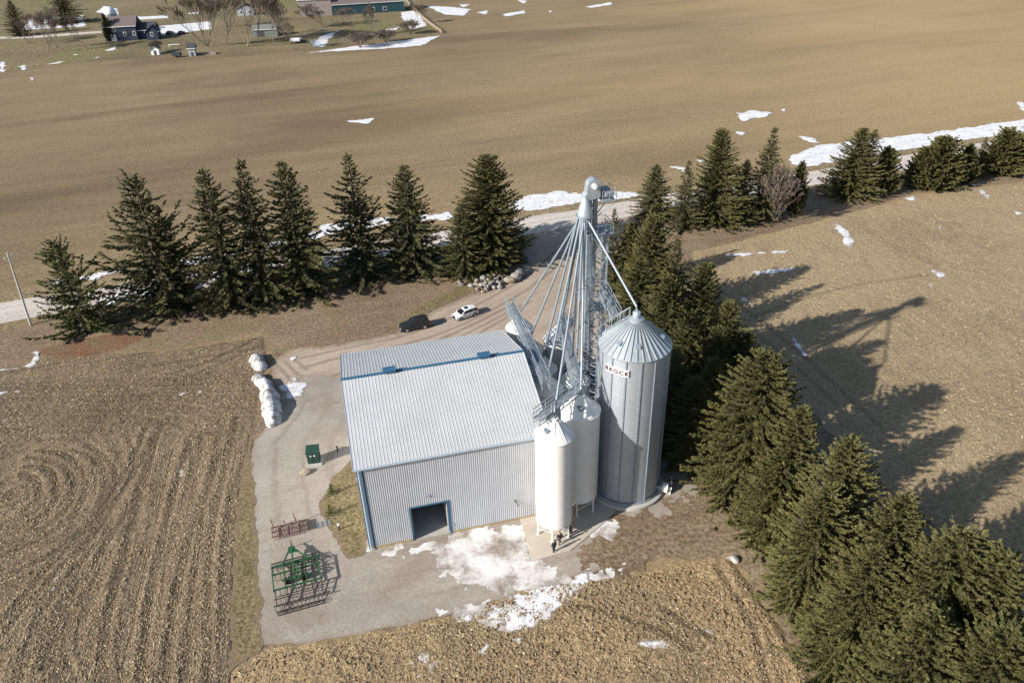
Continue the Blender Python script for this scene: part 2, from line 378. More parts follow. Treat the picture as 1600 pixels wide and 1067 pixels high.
Z_EARTH, Z_FIELD, Z_GRASS, Z_DRIVE, Z_YARD, Z_ROAD, Z_SNOW = .012, .02, .03, .04, .05, .06, .075
earth = poly_px([(-300, 575), (0, 512), (200, 470), (400, 432), (600, 398), (830, 366), (985, 346), (1290, 292), (1430, 262), (1600, 234), (1900, 184), (1950, 232), (1600, 284), (1430, 304), (1290, 342), (1085, 395), (1165, 470), (1290, 575), (1420, 705), (1610, 860), (1800, 1000), (1700, 1300), (1380, 1300), (1280, 1080), (1180, 930), (1140, 862), (900, 902), (720, 962), (415, 1020), (365, 1045), (362, 950), (370, 830), (388, 690), (420, 570), (415, 520), (300, 540), (150, 552), (0, 575), (-300, 640)])
sheet('packed_earth', earth, M['earth'], Z_EARTH, cell=.6, amp=1.0, freq=.25, seed=3)

# left stubble field: planted rows bend round the turning arcs of the machinery
A1, A2 = G(361, 1067)[:2], G(390, 668)[:2]; B1, B2 = G(163, 1067)[:2], G(267, 654)[:2]
kA = (A2-A1)[0]/(A2-A1)[1]; kB = (B2-B1)[0]/(B2-B1)[1]; Y0 = A1[1]
uA = A1[0]; uB = B1[0]+kB*(Y0-B1[1]); mm = (kB-kA)/(uB-uA)
CA = G(20, 775)[:2]
def left_flow(P):
    dy = P[:, 1]-Y0
    u = (P[:, 0]-(kA-mm*uA)*dy)/(1+mm*dy)
    r = np.hypot((P[:, 0]-CA[0]), (P[:, 1]-CA[1])*.8)
    th = np.arctan2(P[:, 1]-CA[1], P[:, 0]-CA[0])
    w = np.clip((15-r)/5, 0, 1); w = w*w*(3-2*w)
    uu = u*(1-w)+(uA-20+r)*w
    vv = P[:, 1]*(1-w)+th*9*w
    top = np.clip((P[:, 1]-80)/14, 0, 1)          # headland along the trees is worked crosswise
    uu = uu*(1-top)+(P[:, 1]-P[:, 0]*.3)*top; vv = vv*(1-top)+P[:, 0]*top
    return np.column_stack([vv, uu, np.zeros(len(P))])
def rough(amp, clod, seed, fl=None, per=.76):
    def f(P, S):
        e = np.clip(S/.8, 0, 1)
        d = amp*(fbm(P[:, 0]*clod, P[:, 1]*clod, seed, 4)+.35)
        if fl is not None:
            u = fl(P)[:, 1]; d = d+amp*.55*np.sin(u*2*np.pi/2.3+fbm(P[:, 0]*.3, P[:, 1]*.3, seed+5, 2)*2)
        return np.clip(d, 0, None)*e
    return f
def trace(ox, oy, *lines): return [np.array([G(ox+x/2, oy+y/2)[:2] for x, y in l]) for l in lines]
def smooth(l, k=3):
    for _ in range(k):
        q = [l[0]]
        for a, b in zip(l[:-1], l[1:]): q += [a*.75+b*.25, a*.25+b*.75]
        l = np.array(q+[l[-1]])
    return l
LR = [smooth(l) for l in trace(0, 533,
    [(120, 340), (200, 350), (255, 390), (270, 450), (255, 510), (215, 570), (140, 610), (60, 650), (-20, 685)], [(90, 365), (160, 370), (215, 405), (240, 450), (225, 510), (180, 560), (110, 600), (40, 632), (-20, 655)],
    [(90, 390), (150, 400), (180, 440), (180, 490), (150, 540), (90, 570)], [(70, 415), (115, 425), (130, 465), (115, 510), (70, 530)], [(230, 340), (300, 365), (335, 420), (330, 480), (290, 560), (220, 620), (160, 670), (60, 720), (-20, 755)],
    [(275, 325), (350, 375), (362, 430), (340, 500), (290, 590)], [(530, 240), (480, 300), (440, 380), (380, 470), (330, 560), (270, 640), (180, 720), (60, 850), (-10, 950)], [(460, 270), (400, 400), (340, 500), (280, 580), (200, 660), (120, 740), (40, 850), (-20, 900)],
    [(505, 255), (470, 360), (430, 480), (400, 600), (370, 720), (330, 900), (310, 1080)], [(790, 350), (752, 450), (735, 560), (727, 700), (725, 900), (735, 1080)], [(765, 370), (728, 470), (706, 600), (700, 760), (690, 1080)], [(700, 340), (640, 480), (600, 600), (560, 750), (530, 900), (520, 1080)],
    [(675, 360), (632, 520), (612, 700), (585, 900), (575, 1080)], [(600, 300), (560, 420), (520, 560), (470, 760), (440, 1080)], [(210, 830), (165, 900), (165, 980), (200, 1080)], [(190, 830), (140, 900), (140, 1000), (170, 1080)], [(230, 850), (195, 920), (200, 1000), (240, 1080)],
    [(390, 650), (360, 760), (335, 880), (325, 1080)], [(740, 240), (700, 420), (660, 600), (650, 800), (648, 1080)], [(820, 10), (740, 50), (640, 95), (550, 125)], [(800, -6), (700, 45), (600, 85), (520, 105)], [(300, 640), (220, 730), (140, 830), (90, 940), (60, 1080)], [(420, 500), (330, 640), (250, 760), (200, 830)])]
BR_ = [smooth(l) for l in trace(800, 533, [(690, 690), (750, 780), (820, 870), (890, 980), (930, 1080)], [(712, 690), (790, 790), (862, 885), (945, 1080)], [(470, 835), (560, 890), (625, 925)], [(180, 820), (330, 860), (460, 900), (560, 960)], [(650, 720), (700, 800), (760, 900), (800, 1080)])]
RR_ = [smooth(l) for l in trace(800, 0, [(640, 900), (760, 990), (900, 1100), (1050, 1240), (1220, 1400)], [(600, 920), (720, 1010), (860, 1120), (1010, 1260)], [(700, 1010), (1000, 900), (1300, 860)])]
def line_dist(P, lines):
    d = np.full(len(P), 9.0)
    for l in lines:
        lo, hi = l.min(0)-2.5, l.max(0)+2.5; k = np.where((P > lo).all(1) & (P < hi).all(1))[0]
        if not len(k): continue
        q = P[k]; dd = d[k]
        for a, b in zip(l[:-1], l[1:]):
            e = b-a; t_ = np.clip(((q-a)@e)/(e@e+1e-9), 0, 1); dd = np.minimum(dd, np.hypot(*(q-a-t_[:, None]*e).T))
        d[k] = dd
    return d
def rut_attr(lines, w=.34):
    def f(P):
        d = line_dist(P, lines); return {'rut': ('FLOAT', np.clip(1-d/(w*2), 0, 1)), 'lip': ('FLOAT', np.clip(1-np.abs(d-w*2.2)/(w*1.6), 0, 1))}
    return f
def with_ruts(fn, lines, deep):
    def f(P, S_):
        d = line_dist(P, lines); return np.clip(fn(P, S_)*(1-.6*np.clip(1-d/.6, 0, 1))+deep*np.clip(1-np.abs(d-.75)/.45, 0, 1)*np.clip(S_, 0, 1), 0, None)
    return f
left_poly = poly_px([(-420, 660), (0, 583), (60, 556), (150, 556), (300, 545), (412, 525), (418, 565), (400, 640), (398, 668), (384, 720), (374, 800), (366, 950), (364, 1045), (360, 1300), (-420, 1300)])
dl = with_ruts(rough(.085, 1.3, 21, left_flow), LR, .08)
sheet('left_field', left_poly, M['left'], Z_FIELD, cell=.27, amp=.22, freq=.3, seed=5, disp=dl, flow=left_flow, extra=rut_attr(LR))
bot_poly = poly_px([(360, 1046), (415, 1018), (480, 1008), (600, 988), (720, 960), (830, 916), (900, 905), (1000, 898), (1142, 866), (1185, 935), (1282, 1080), (1380, 1300), (360, 1300)])
bf = rotflow(-.05)
db0 = with_ruts(rough(.12, 1.1, 31, None), BR_, .1)
herr = [(poly_px([(880, 945), (1000, 925), (1120, 945), (1180, 975)]), 9), (poly_px([(900, 985), (1010, 965), (1100, 985), (1160, 1010)]), 9)]
def db(P, S_):
    z = db0(P, S_); m = np.zeros(len(P)); hh = np.zeros(len(P))
    for line, _ in herr:                             # tyre treads pressed into the soft ground
        for a, b in zip(line[:-1], line[1:]):
            e = b-a; L = np.hypot(*e); e = e/L; w = P-a; v = w@e; u = w@np.array([-e[1], e[0]])
            for off in (-1.3, 1.3):
                k = np.clip((1.05-np.abs(u-off))/.3, 0, 1)*((v > -.3) & (v < L+.3)); f = np.sin(2*np.pi*(v/.62+np.abs(u-off)*.9))
                hh = np.where(k > m, f, hh); m = np.maximum(m, k)
    return z*(1-.75*m)+m*(.07+.06*hh)*np.clip(S_/.5, 0, 1)
sheet('bottom_field', bot_poly, M['bottom'], Z_FIELD, cell=.22, amp=.55, freq=.4, seed=6, disp=db, flow=bf, extra=rut_attr(BR_))
right_poly = poly_px([(1082, 398), (1290, 344), (1430, 306), (1600, 286), (1950, 234), (2600, 300), (2600, 1300), (1850, 1150), (1600, 945), (1420, 790), (1290, 665), (1170, 555), (1105, 460)])
rf = rotflow(1.72)
dr = rough(.08, 1.0, 41, None)
sheet('right_field', right_poly, M['right'], Z_FIELD, cell=.42, amp=.7, freq=.3, seed=7, disp=dr, flow=rf, extra=rut_attr(RR_, .45))

# road, driveway, yard
rx = np.array([-900., 900.])
def road_poly(c0, c1):
    return np.array([[-700, c0-700*.332], [900, c0+900*.332], [900, c1+900*.332], [-700, c1-700*.332]])
def ribbon(name, c0, c1, mat, z, nseg=400, amp=.35, seed=1):
    xs = np.linspace(-500, 700, nseg); P = []; Fq = []
    for i, x in enumerate(xs):
        n0 = fbm(np.array([x*.15]), np.array([c0]), seed)[0]*amp; n1 = fbm(np.array([x*.15]), np.array([c1]), seed)[0]*amp
        P += [(x, c0+x*.332+n0, z), (x, (c0+c1)/2+x*.332, z+.03), (x, c1+x*.332+n1, z)]
        if i: k = (i-1)*3; Fq += [(k, k+3, k+4, k+1), (k+1, k+4, k+5, k+2)]
    return tag(link(name, np_mesh(name, np.array(P), np.array(Fq), 4, mat, True)), kind='structure')
ribbon('road_verge', 137.6, 152.5, M['verge'], .02, amp=1.2, seed=9)
ribbon('country_road', 140.2, 148.6, M['road'], Z_ROAD, amp=.8, seed=4)
DR_ = [smooth(np.array([G(*p)[:2] for p in l])) for l in ([(690, 530), (755, 500), (800, 476)], [(712, 530), (772, 500), (815, 476)], [(735, 528), (790, 498), (830, 470)], [(470, 560), (560, 540), (630, 527), (700, 500), (770, 464), (830, 430), (870, 390)], [(470, 575), (560, 552), (640, 538), (715, 512), (790, 474), (850, 436), (890, 395)],
    [(432, 570), (455, 594), (470, 608)], [(446, 566), (470, 590), (486, 602)], [(458, 560), (480, 578)], [(440, 640), (480, 600), (560, 575)], [(890, 520), (910, 470), (925, 420), (935, 380)], [(865, 520), (890, 460), (905, 415), (915, 370)])]
drive = poly_px([(420, 565), (450, 546), (540, 536), (620, 520), (700, 476), (770, 450), (812, 425), (818, 395), (838, 366), (860, 352), (985, 336), (992, 346), (968, 395), (948, 470), (1010, 560), (1045, 620), (960, 640), (830, 620), (560, 620), (440, 640), (425, 600)])
sheet('driveway', drive, M['drive'], Z_DRIVE, cell=.3, amp=.8, freq=.25, seed=8, extra=rut_attr(DR_, .3))
yard = poly_px([(409, 1010), (403, 950), (396, 850), (390, 760), (396, 690), (440, 640), (470, 585), (560, 590), (850, 600), (1010, 640), (1075, 690), (1088, 770), (1075, 825), (1000, 868), (940, 888), (850, 915), (720, 958), (600, 983), (480, 1006)])
sheet('gravel_yard', yard, M['gravel'], Z_YARD, cell=.25, amp=.32, freq=.3, seed=12)
turn = poly_px([(900, 905), (905, 850), (960, 805), (1030, 790), (1085, 765), (1110, 800), (1110, 850), (1010, 885), (955, 905)])
sheet('brown_gravel', turn, M['earth'], Z_YARD+.008, cell=.2, amp=1.6, freq=.35, seed=15, thin=2.4, fine=1.2)
# grass beside the yard
sheet('grass_strip', [poly_px([(394, 668), (379, 722), (368, 800), (358, 950), (357, 1050), (414, 1018), (410, 950), (403, 850), (397, 760)]),
      poly_px([(552, 716), (520, 742), (500, 790), (522, 838), (545, 872), (572, 868), (572, 800), (560, 740)]),
      poly_px([(600, 518), (700, 474), (750, 450), (730, 442), (660, 474)])], M['grass'], Z_YARD+.015, cell=.22, amp=.35, freq=.4, seed=22, thin=.35)
sheet('needle_litter', poly_px([(70, 548), (120, 532), (180, 525), (250, 520), (190, 545), (120, 562), (85, 566)]), M['litter'], Z_GRASS, cell=.3, amp=1.2, freq=.3, seed=25)
# far farmstead ground
sheet('farmstead_lawn', poly_px([(-300, 130), (0, 112), (120, 97), (240, 90), (320, 84), (480, 80), (690, 52), (640, -5), (600, -40), (-400, -40)]), M['lawn'], .05, cell=2.2, amp=2.5, freq=.05, seed=28)
sheet('farm_lane', [poly_px([(-100, 66), (0, 62), (60, 60), (160, 52), (160, 49), (60, 56), (0, 58), (-100, 62)])], M['road'], .09, cell=.8, amp=.5, freq=.2, seed=29)

# snow lying on the ground
S = []
def sp(*p): S.append(poly_px(p))
sp((770, 331), (825, 306), (870, 299), (905, 303), (985, 300), (1000, 305), (985, 311), (900, 320), (850, 328))
sp((680, 336), (705, 330), (708, 342), (685, 347)); sp((500, 352), (600, 340), (690, 334), (690, 342), (600, 352), (500, 366))
sp((60, 440), (130, 432), (190, 419), (205, 424), (140, 439), (70, 447)); sp((270, 408), (420, 380), (520, 356), (520, 366), (420, 392), (290, 418))
sp((150, 470), (300, 432), (430, 408), (430, 418), (300, 446), (170, 480))
sp((1232, 247), (1280, 226), (1320, 223), (1420, 212), (1500, 201), (1590, 188), (1604, 186), (1604, 206), (1500, 221), (1400, 237), (1320, 250), (1270, 262), (1235, 257))
sp((1588, 160), (1604, 160), (1604, 176), (1592, 172)); sp((1150, 178), (1175, 172), (1207, 176), (1195, 184), (1160, 190))
sp((1147, 205), (1165, 208), (1160, 213)); sp((1247, 213), (1268, 215), (1280, 224), (1262, 224))
sp((1303, 345), (1320, 355), (1332, 368), (1328, 388), (1310, 370)); sp((1408, 310), (1425, 308), (1436, 318)); sp((1523, 290), (1540, 300), (1553, 314), (1538, 310))
sp((1455, 424), (1475, 428), (1468, 438)); sp((1135, 398), (1240, 390), (1240, 394), (1140, 402)); sp((1150, 456), (1170, 468), (1192, 485), (1186, 489), (1150, 463))
sp((1180, 425), (1245, 418), (1246, 422), (1182, 430)); sp((1232, 525), (1238, 525), (1262, 556), (1256, 556)); sp((1585, 330), (1596, 334), (1590, 339))
sp((1463, 350), (1472, 352), (1468, 358)); sp((1276, 338), (1284, 342), (1278, 346)); sp((1450, 445), (1458, 443), (1455, 450))
sp((725, 966), (790, 935), (850, 918), (912, 903), (900, 930), (862, 966), (800, 992), (765, 990), (785, 968))
sp((1135, 872), (1150, 868), (1146, 878))
sp((1000, 1005), (1040, 1000), (1035, 1010)); sp((1100, 985), (1130, 982), (1115, 990)); sp((740, 1018), (760, 1010), (756, 1022)); sp((800, 1000), (816, 994), (812, 1004))
sp((440, 606), (462, 590), (480, 600), (470, 618), (448, 624)); sp((5, 578), (46, 568), (58, 548), (64, 552), (52, 574), (20, 580)); sp((-5, 613), (30, 610), (30, 613), (-5, 618)); sp((0, 658), (10, 657), (8, 660))
sp((265, 745), (272, 735), (270, 752)); sp((283, 736), (290, 734), (286, 742)); sp((75, 925), (92, 898), (88, 920)); sp((308, 612), (318, 610), (312, 616)); sp((275, 617), (290, 613), (285, 618))
sp((480, 545), (492, 541), (490, 548)); sp((452, 560), (462, 558), (458, 565))
sp((665, 10), (700, 11), (735, 15), (726, 26), (692, 23)); sp((742, 20), (762, 17), (760, 24)); sp((783, 23), (820, 17), (822, 21), (790, 27)); sp((805, -1), (822, 2), (820, 9)); sp((914, 11), (955, 4), (958, 8), (925, 13))
sp((718, 8), (735, 7), (724, 13)); sp((856, 17), (864, 16), (860, 22)); sp((534, 190), (585, 185), (575, 194)); sp((1220, 172), (1228, 170), (1226, 176))
sp((485, 83), (560, 72), (620, 65), (688, 56), (660, 72), (615, 76), (560, 79)); sp((626, 20), (650, 17), (668, 40), (642, 48), (630, 35)); sp((30, 30), (130, 25), (135, 42), (35, 48))
sp((240, 42), (330, 34), (332, 46), (256, 56)); sp((205, 27), (264, 25), (264, 29), (210, 32)); sp((600, 47), (628, 42), (615, 50)); sp((490, 70), (500, 58), (530, 48), (515, 62), (505, 76)); sp((290, 22), (312, 19), (310, 23)); sp((150, 20), (162, 10), (184, 14), (186, 26))
sp((0, 98), (8, 96), (8, 114), (0, 114)); sp((70, 102), (98, 96), (96, 100)); sp((112, 86), (124, 85), (120, 88)); sp((142, 92), (156, 89), (152, 92)); sp((162, 80), (182, 72), (180, 80)); sp((30, 105), (42, 100), (40, 114)); sp((43, 122), (54, 121), (52, 127))
sp((1050, 262), (1075, 262), (1070, 270)); sp((1085, 250), (1105, 250), (1095, 258))
sheet('snow_patches', S, M['snow'], Z_SNOW, cell=None, amp=[min(.9, .28*math.sqrt(abs(np.ptp(p[:, 0])*np.ptp(p[:, 1])))**.8+.12) for p in S], freq=.45, seed=60, thin=.55, fine=.22, dome=.05, kind='stuff', label='thin bright patches of melting snow left on fields and verges', cat='snow')
sheet('salted_ice', [poly_px([(578, 862), (640, 850), (700, 838), (760, 824), (812, 812), (834, 880), (880, 900), (900, 906), (850, 930), (770, 925), (700, 912), (672, 880), (665, 868), (610, 880)]), poly_px([(922, 905), (975, 880), (978, 900), (940, 912)]), poly_px([(930, 835), (950, 812), (972, 814), (960, 842)]), poly_px([(636, 1030), (690, 1030), (678, 1064), (642, 1058)])], M['ice'], Z_YARD+.012, cell=.13, amp=1.2, freq=.45, seed=90, thin=1.3, fine=.9, kind='structure')

sheet('salted_ice', [poly_px([(690, 955), (860, 925), (905, 912), (860, 950), (780, 978)])], M['ice'], Z_YARD+.02, cell=.13, amp=1.0, freq=.45, seed=95, thin=1.3, fine=.9)
# corn residue and stubble lying on the fields: nobody could count it
def straw_mat():
    t = NT('dry_corn_residue'); a = t.attr('tone').outputs['Fac']
    return t.out(t.ramp(a, [(0, (.16, .115, .07)), (.45, (.32, .245, .14)), (.8, (.46, .37, .23)), (1, (.60, .51, .36))]), .8)
M['straw'] = straw_mat()
def residue(name, poly, n, zf, flow, lrange, wrange, seed, label, dens=.5, bias=.6, ang=0.0):
    r = np.random.default_rng(seed); lo, hi = poly.min(0), poly.max(0)
    ymax = min(hi[1], 175); P = np.column_stack([r.uniform(max(lo[0], -95), min(hi[0], 150), n*6), r.uniform(max(lo[1], 34), ymax, n*6)])
    sd = sdist(P, poly); k = (sd > .5) & (fbm(P[:, 0]*.12, P[:, 1]*.12, seed, 4)+r.uniform(-.6, .6, len(P)) > -dens+.5)
    P = P[k]; sd = sd[k]
    # thin out with distance: far flecks would be smaller than a pixel
    P2 = np.column_stack([P, np.full(len(P), 20.)]); dist = np.hypot(P[:, 0], P[:, 1]); kk = r.uniform(0, 1, len(P)) < np.clip(75/dist, 0, 1)**1.5; P = P[kk][:n]; sd = sd[kk][:n]
    m = len(P); z = .05+Z_FIELD+zf(P, sd)
    L = r.uniform(*lrange, m); W = r.uniform(*wrange, m)
    e = .3; f0 = flow(P)[:, 1]; gx = flow(P+np.array([e, 0]))[:, 1]-f0; gy = flow(P+np.array([0, e]))[:, 1]-f0
    a = np.arctan2(gx, -gy)+r.normal(0, 1.0-bias*.6, m)
    d = np.column_stack([np.cos(a), np.sin(a), r.normal(.1, .25, m)]); q = np.column_stack([-np.sin(a), np.cos(a), r.normal(0, .5, m)])
    C = np.column_stack([P, z]); A = d*L[:, None]/2; B = q*W[:, None]/2
    V = np.stack([C-A-B*.6, C+A*.2-B, C+A+B*.4, C-A*.1+B], 1).reshape(-1, 3)
    tone = np.repeat(np.clip(r.beta(2.2, 1.8, m), 0, 1), 4)
    me = np_mesh(name, V, np.arange(m*4).reshape(-1, 4), 4, M['straw'], attrs={'tone': ('FLOAT', tone)})
    return tag(link(name, me), label, 'corn residue', None, 'stuff')
residue('corn_residue', left_poly, 70000, dl, left_flow, (.10, .42), (.03, .10), 71, 'pale chopped corn stalks strewn over the dark left field', .55)
residue('corn_residue', bot_poly, 20000, db, bf, (.10, .42), (.03, .11), 72, 'pale corn stalks strewn over the rough field below the gravel yard', .6, 0)
residue('corn_residue', right_poly, 36000, dr, rf, (.14, .45), (.04, .12), 73, 'fine straw litter over the light brown field right of the trees', .6)
# clods of turned soil on the rough field
def clods(name, poly, n, zf, seed, mat, label, lo_, hi_):
    r = np.random.default_rng(seed); a, b = poly.min(0), poly.max(0)
    P = np.column_stack([r.uniform(max(a[0], -62), min(b[0], 60), n*5), r.uniform(max(a[1], 36), min(b[1], 95), n*5)]); sd = sdist(P, poly)
    k = (sd > .3) & (fbm(P[:, 0]*.2, P[:, 1]*.2, seed, 3)+r.uniform(-.5, .5, len(P)) > .05); P = P[k][:n]; sd = sd[k][:n]; m = len(P)
    sz = r.uniform(lo_, hi_, m)*r.uniform(.6, 1.3, m); base = np.array([[1, 0, 0], [.2, .9, .1], [-.9, .3, 0], [-.4, -.9, .1], [.5, -.8, 0], [.1, .1, .75]])
    V = P[:, None, :2].repeat(6, 1); z = (Z_FIELD+zf(P, sd))[:, None].repeat(6, 1)
    an = r.uniform(0, 6.28, m); c, s = np.cos(an)[:, None], np.sin(an)[:, None]; j = base[None]*r.uniform(.7, 1.3, (m, 6, 3))*sz[:, None, None]
    X = V[:, :, 0]+j[:, :, 0]*c-j[:, :, 1]*s; Y = V[:, :, 1]+j[:, :, 0]*s+j[:, :, 1]*c
    V = np.stack([X, Y, z+j[:, :, 2]], 2).reshape(-1, 3); f = np.array([[0, 1, 5], [1, 2, 5], [2, 3, 5], [3, 4, 5], [4, 0, 5]])
    Fc = (np.arange(m)[:, None, None]*6+f[None]).reshape(-1, 3)
    return tag(link(name, np_mesh(name, V, Fc, 3, mat)), label, 'soil clods', None, 'stuff')
M['clodA'] = simple('turned_clod', (.20, .14, .082), .95, var=.35, scale=.6, spec=.1)
clods('soil_clods', bot_poly, 4500, db, 81, M['clodA'], 'crumbly clods of turned soil on the rough field at the front', .06, .2)
clods('soil_clods', left_poly, 9000, dl, 82, M['clodA'], 'small dark soil clods among the corn rows of the left field', .05, .15)
# ================================================================== BUILDING, BINS, GRAIN LEG
def ribbed(name, col, rough=.45, metal=.0, wave=0.0, axis='Z', var=.06, streak=True, spec=.4):
    t = NT(name); o = t.obj(); a = t.noise(o, .35, 4); st = t.noise(t.mapping(o, (3, 3, .12)), 1.0, 4, .6)
    f = t.math('ADD', t.math('MULTIPLY', a, .5), t.math('MULTIPLY', st, .5))
    c = t.ramp(f, [(.3, tuple(x*(1-var*1.6) for x in col)), (.55, col), (.75, tuple(min(1, x*(1+var)) for x in col))])
    nrm = None
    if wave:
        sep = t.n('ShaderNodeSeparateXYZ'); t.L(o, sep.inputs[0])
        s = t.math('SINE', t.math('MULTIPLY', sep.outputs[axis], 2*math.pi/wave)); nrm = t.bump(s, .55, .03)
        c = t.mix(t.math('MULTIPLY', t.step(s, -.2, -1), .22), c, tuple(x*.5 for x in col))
    return t.out(c, rough, metal, normal=nrm, spec=spec)
M['wall'] = ribbed('barn_wall_steel', (.52, .54, .575), .42, .15, var=.09)
M['roof'] = ribbed('barn_roof_steel', (.515, .53, .535), .42, .1, var=.08)
M['blue'] = simple('blue_trim', (.035, .11, .20), .45, var=.15)
M['ltrim'] = simple('pale_trim', (.42, .52, .62), .4)
M['wood'] = simple('weathered_base_board', (.36, .27, .16), .8, var=.25)
M['dark'] = simple('painted_interior_shade', (.06, .06, .065), .8)  # dark tone standing in for shade inside the small farmstead openings
M['liner'] = simple('barn_liner', (.30, .31, .32), .7)
M['conc'] = simple('concrete_slab', (.47, .42, .35), .85, var=.14, scale=.5, spec=.15)
M['concg'] = simple('grey_concrete', (.40, .39, .36), .85, var=.14, scale=.8, spec=.15)
M['white'] = ribbed('white_silo_paint', (.78, .77, .74), .4, 0, var=.08, spec=.4)
M['cream'] = ribbed('cream_silo_paint', (.70, .69, .60), .45, 0, var=.08, spec=.4)
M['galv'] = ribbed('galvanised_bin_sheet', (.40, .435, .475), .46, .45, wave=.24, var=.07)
M['galvr'] = ribbed('galvanised_roof_sheet', (.40, .445, .465), .42, .45, var=.08)
M['steel'] = simple('galvanised_steel', (.40, .46, .51), .45, .5, var=.15, scale=1.5)
M['steeld'] = simple('dull_galvanised_steel', (.24, .275, .31), .6, .25, var=.2, scale=1.5)
M['steelb'] = simple('spout_steel', (.25, .30, .345), .5, .3, var=.12, scale=.6)
M['black'] = simple('black_rubber', (.018, .018, .018), .8)
M['green'] = simple('utility_green', (.022, .055, .042), .5, var=.2)

# ---------------- barn (local frame: x along the length, y depth)
barn = empty('steel_barn', BLD(0, 0), BYAW, 'large pale steel barn with ribbed roof and one open door', 'barn')
DX0, DX1, DH = 4.75, 8.95, 4.85; OH = .35; TP = (BR-BE)/(BW/2)
def rib_wall(mb, x0, x1, z0, z1f, fixed, axis, out, pitch=.23, d=.042):
    """trapezoid ribs; z1f gives the top height"""
    n = max(1, round((x1-x0)/pitch)); p = (x1-x0)/n; prof = []
    for i in range(n):
        a = x0+i*p; prof += [(a, 0), (a+p*.45, 0), (a+p*.58, d), (a+p*.87, d)]
    prof.append((x1, 0)); vs = []
    for t, h in prof:
        for z in (z0, z1f(t)):
            vs.append((t, fixed+out*h, z) if axis == 'x' else (fixed+out*h, t, z))
    mb.add(vs, [(2*i, 2*i+2, 2*i+3, 2*i+1) for i in range(len(prof)-1)])
zt = lambda t: BE
gz = lambda t: BE+TP*min(t, BW-t)
mb = MB(); rib_wall(mb, 0, DX0, .3, zt, 0, 'x', -1); rib_wall(mb, DX1, BL, .3, zt, 0, 'x', -1); rib_wall(mb, DX0, DX1, DH, zt, 0, 'x', -1)
mb.build('front_wall', M['wall'], barn)
mb = MB(); rib_wall(mb, 0, BW, .3, gz, 0, 'y', -1); mb.build('gable_wall', M['wall'], barn)
mb = MB(); rib_wall(mb, 0, BW, .3, gz, BL, 'y', 1); mb.build('gable_wall', M['wall'], barn)
mb = MB(); rib_wall(mb, 0, BL, .3, zt, BW, 'x', 1); mb.build('rear_wall', M['wall'], barn)
mb = MB()                                        # inner lining makes the inside dark and solid
mb.add([(.15, .15, .05), (DX0, .15, .05), (DX0, .15, BE), (.15, .15, BE)], [(0, 1, 2, 3)]); mb.add([(DX1, .15, .05), (BL-.15, .15, .05), (BL-.15, .15, BE), (DX1, .15, BE)], [(0, 1, 2, 3)])
mb.add([(DX0, .15, DH), (DX1, .15, DH), (DX1, .15, BE), (DX0, .15, BE)], [(0, 1, 2, 3)])
mb.add([(.15, .15, .05), (.15, BW-.15, .05), (.15, BW-.15, BE), (.15, BW/2, BR-.3), (.15, .15, BE)], [(0, 1, 2, 3, 4)]); mb.add([(BL-.15, .15, .05), (BL-.15, BW-.15, .05), (BL-.15, BW-.15, BE), (BL-.15, BW/2, BR-.3), (BL-.15, .15, BE)], [(0, 1, 2, 3, 4)])
mb.add([(.15, BW-.15, .05), (BL-.15, BW-.15, .05), (BL-.15, BW-.15, BE), (.15, BW-.15, BE)], [(0, 1, 2, 3)])
mb.build('inner_lining', M['liner'], barn)
MB().box((.05, -.02, -.05), (BL-.05, BW-.05, .14)).build('floor_slab', M['concg'], barn)
mb = MB()
for a, b in ((-.02, DX0-.08), (DX1+.08, BL+.02)): mb.box((a, -.07, .02), (b, .03, .34))
mb.box((-.07, .03, .02), (.03, BW, .34)); mb.box((BL-.03, .03, .02), (BL+.07, BW, .34)); mb.box((.03, BW-.03, .02), (BL-.03, BW+.07, .34))
mb.build('base_boards', M['wood'], barn)
def roof_half(sgn):
    n = round((BL+2*OH)/.36); p = (BL+2*OH)/n; prof = []
    for i in range(n):
        a = -OH+i*p; prof += [(a, 0), (a+p*.80, 0), (a+p*.85, .03), (a+p*.95, .03)]
    prof.append((BL+OH, 0)); vs = []
    ya, za = (-OH, BE-TP*OH+.1) if sgn < 0 else (BW+OH, BE-TP*OH+.1)
    for x, h in prof:
        vs += [(x, ya, za+h), (x, BW/2, BR+.1+h)]
    mb = MB(); mb.add(vs, [(2*i, 2*i+2, 2*i+3, 2*i+1) for i in range(len(prof)-1)])
    # underside and eave fascia
    mb.add([(-OH, ya, za-.08), (BL+OH, ya, za-.08), (BL+OH, BW/2, BR+.02), (-OH, BW/2, BR+.02)], [(0, 1, 2, 3)])
    return mb
roof = roof_half(-1).build('roof_slope', M['roof'], barn); roof_half(1).build('roof_slope', M['roof'], barn)
mb = MB()
for s, ya in ((-1, -OH), (1, BW+OH)): mb.box((-OH, min(ya, ya+s*.05), BE-TP*OH-.1), (BL+OH, max(ya, ya+s*.05), BE-TP*OH+.09))
for x in (-OH-.04, BL+OH):
    for s in (0, 1):
        y0 = -OH if s == 0 else BW+OH
        mb.add([(x, y0, BE-TP*OH-.08), (x+.04, y0, BE-TP*OH-.08), (x+.04, BW/2, BR-.08), (x, BW/2, BR-.08), (x, y0, BE-TP*OH+.15), (x+.04, y0, BE-TP*OH+.15), (x+.04, BW/2, BR+.15), (x, BW/2, BR+.15)], [(0, 1, 2, 3), (4, 7, 6, 5), (0, 4, 5, 1), (1, 5, 6, 2), (2, 6, 7, 3), (3, 7, 4, 0)])
mb.build('eave_trim', M['ltrim'], barn)
mb = MB(); r = BR+.16
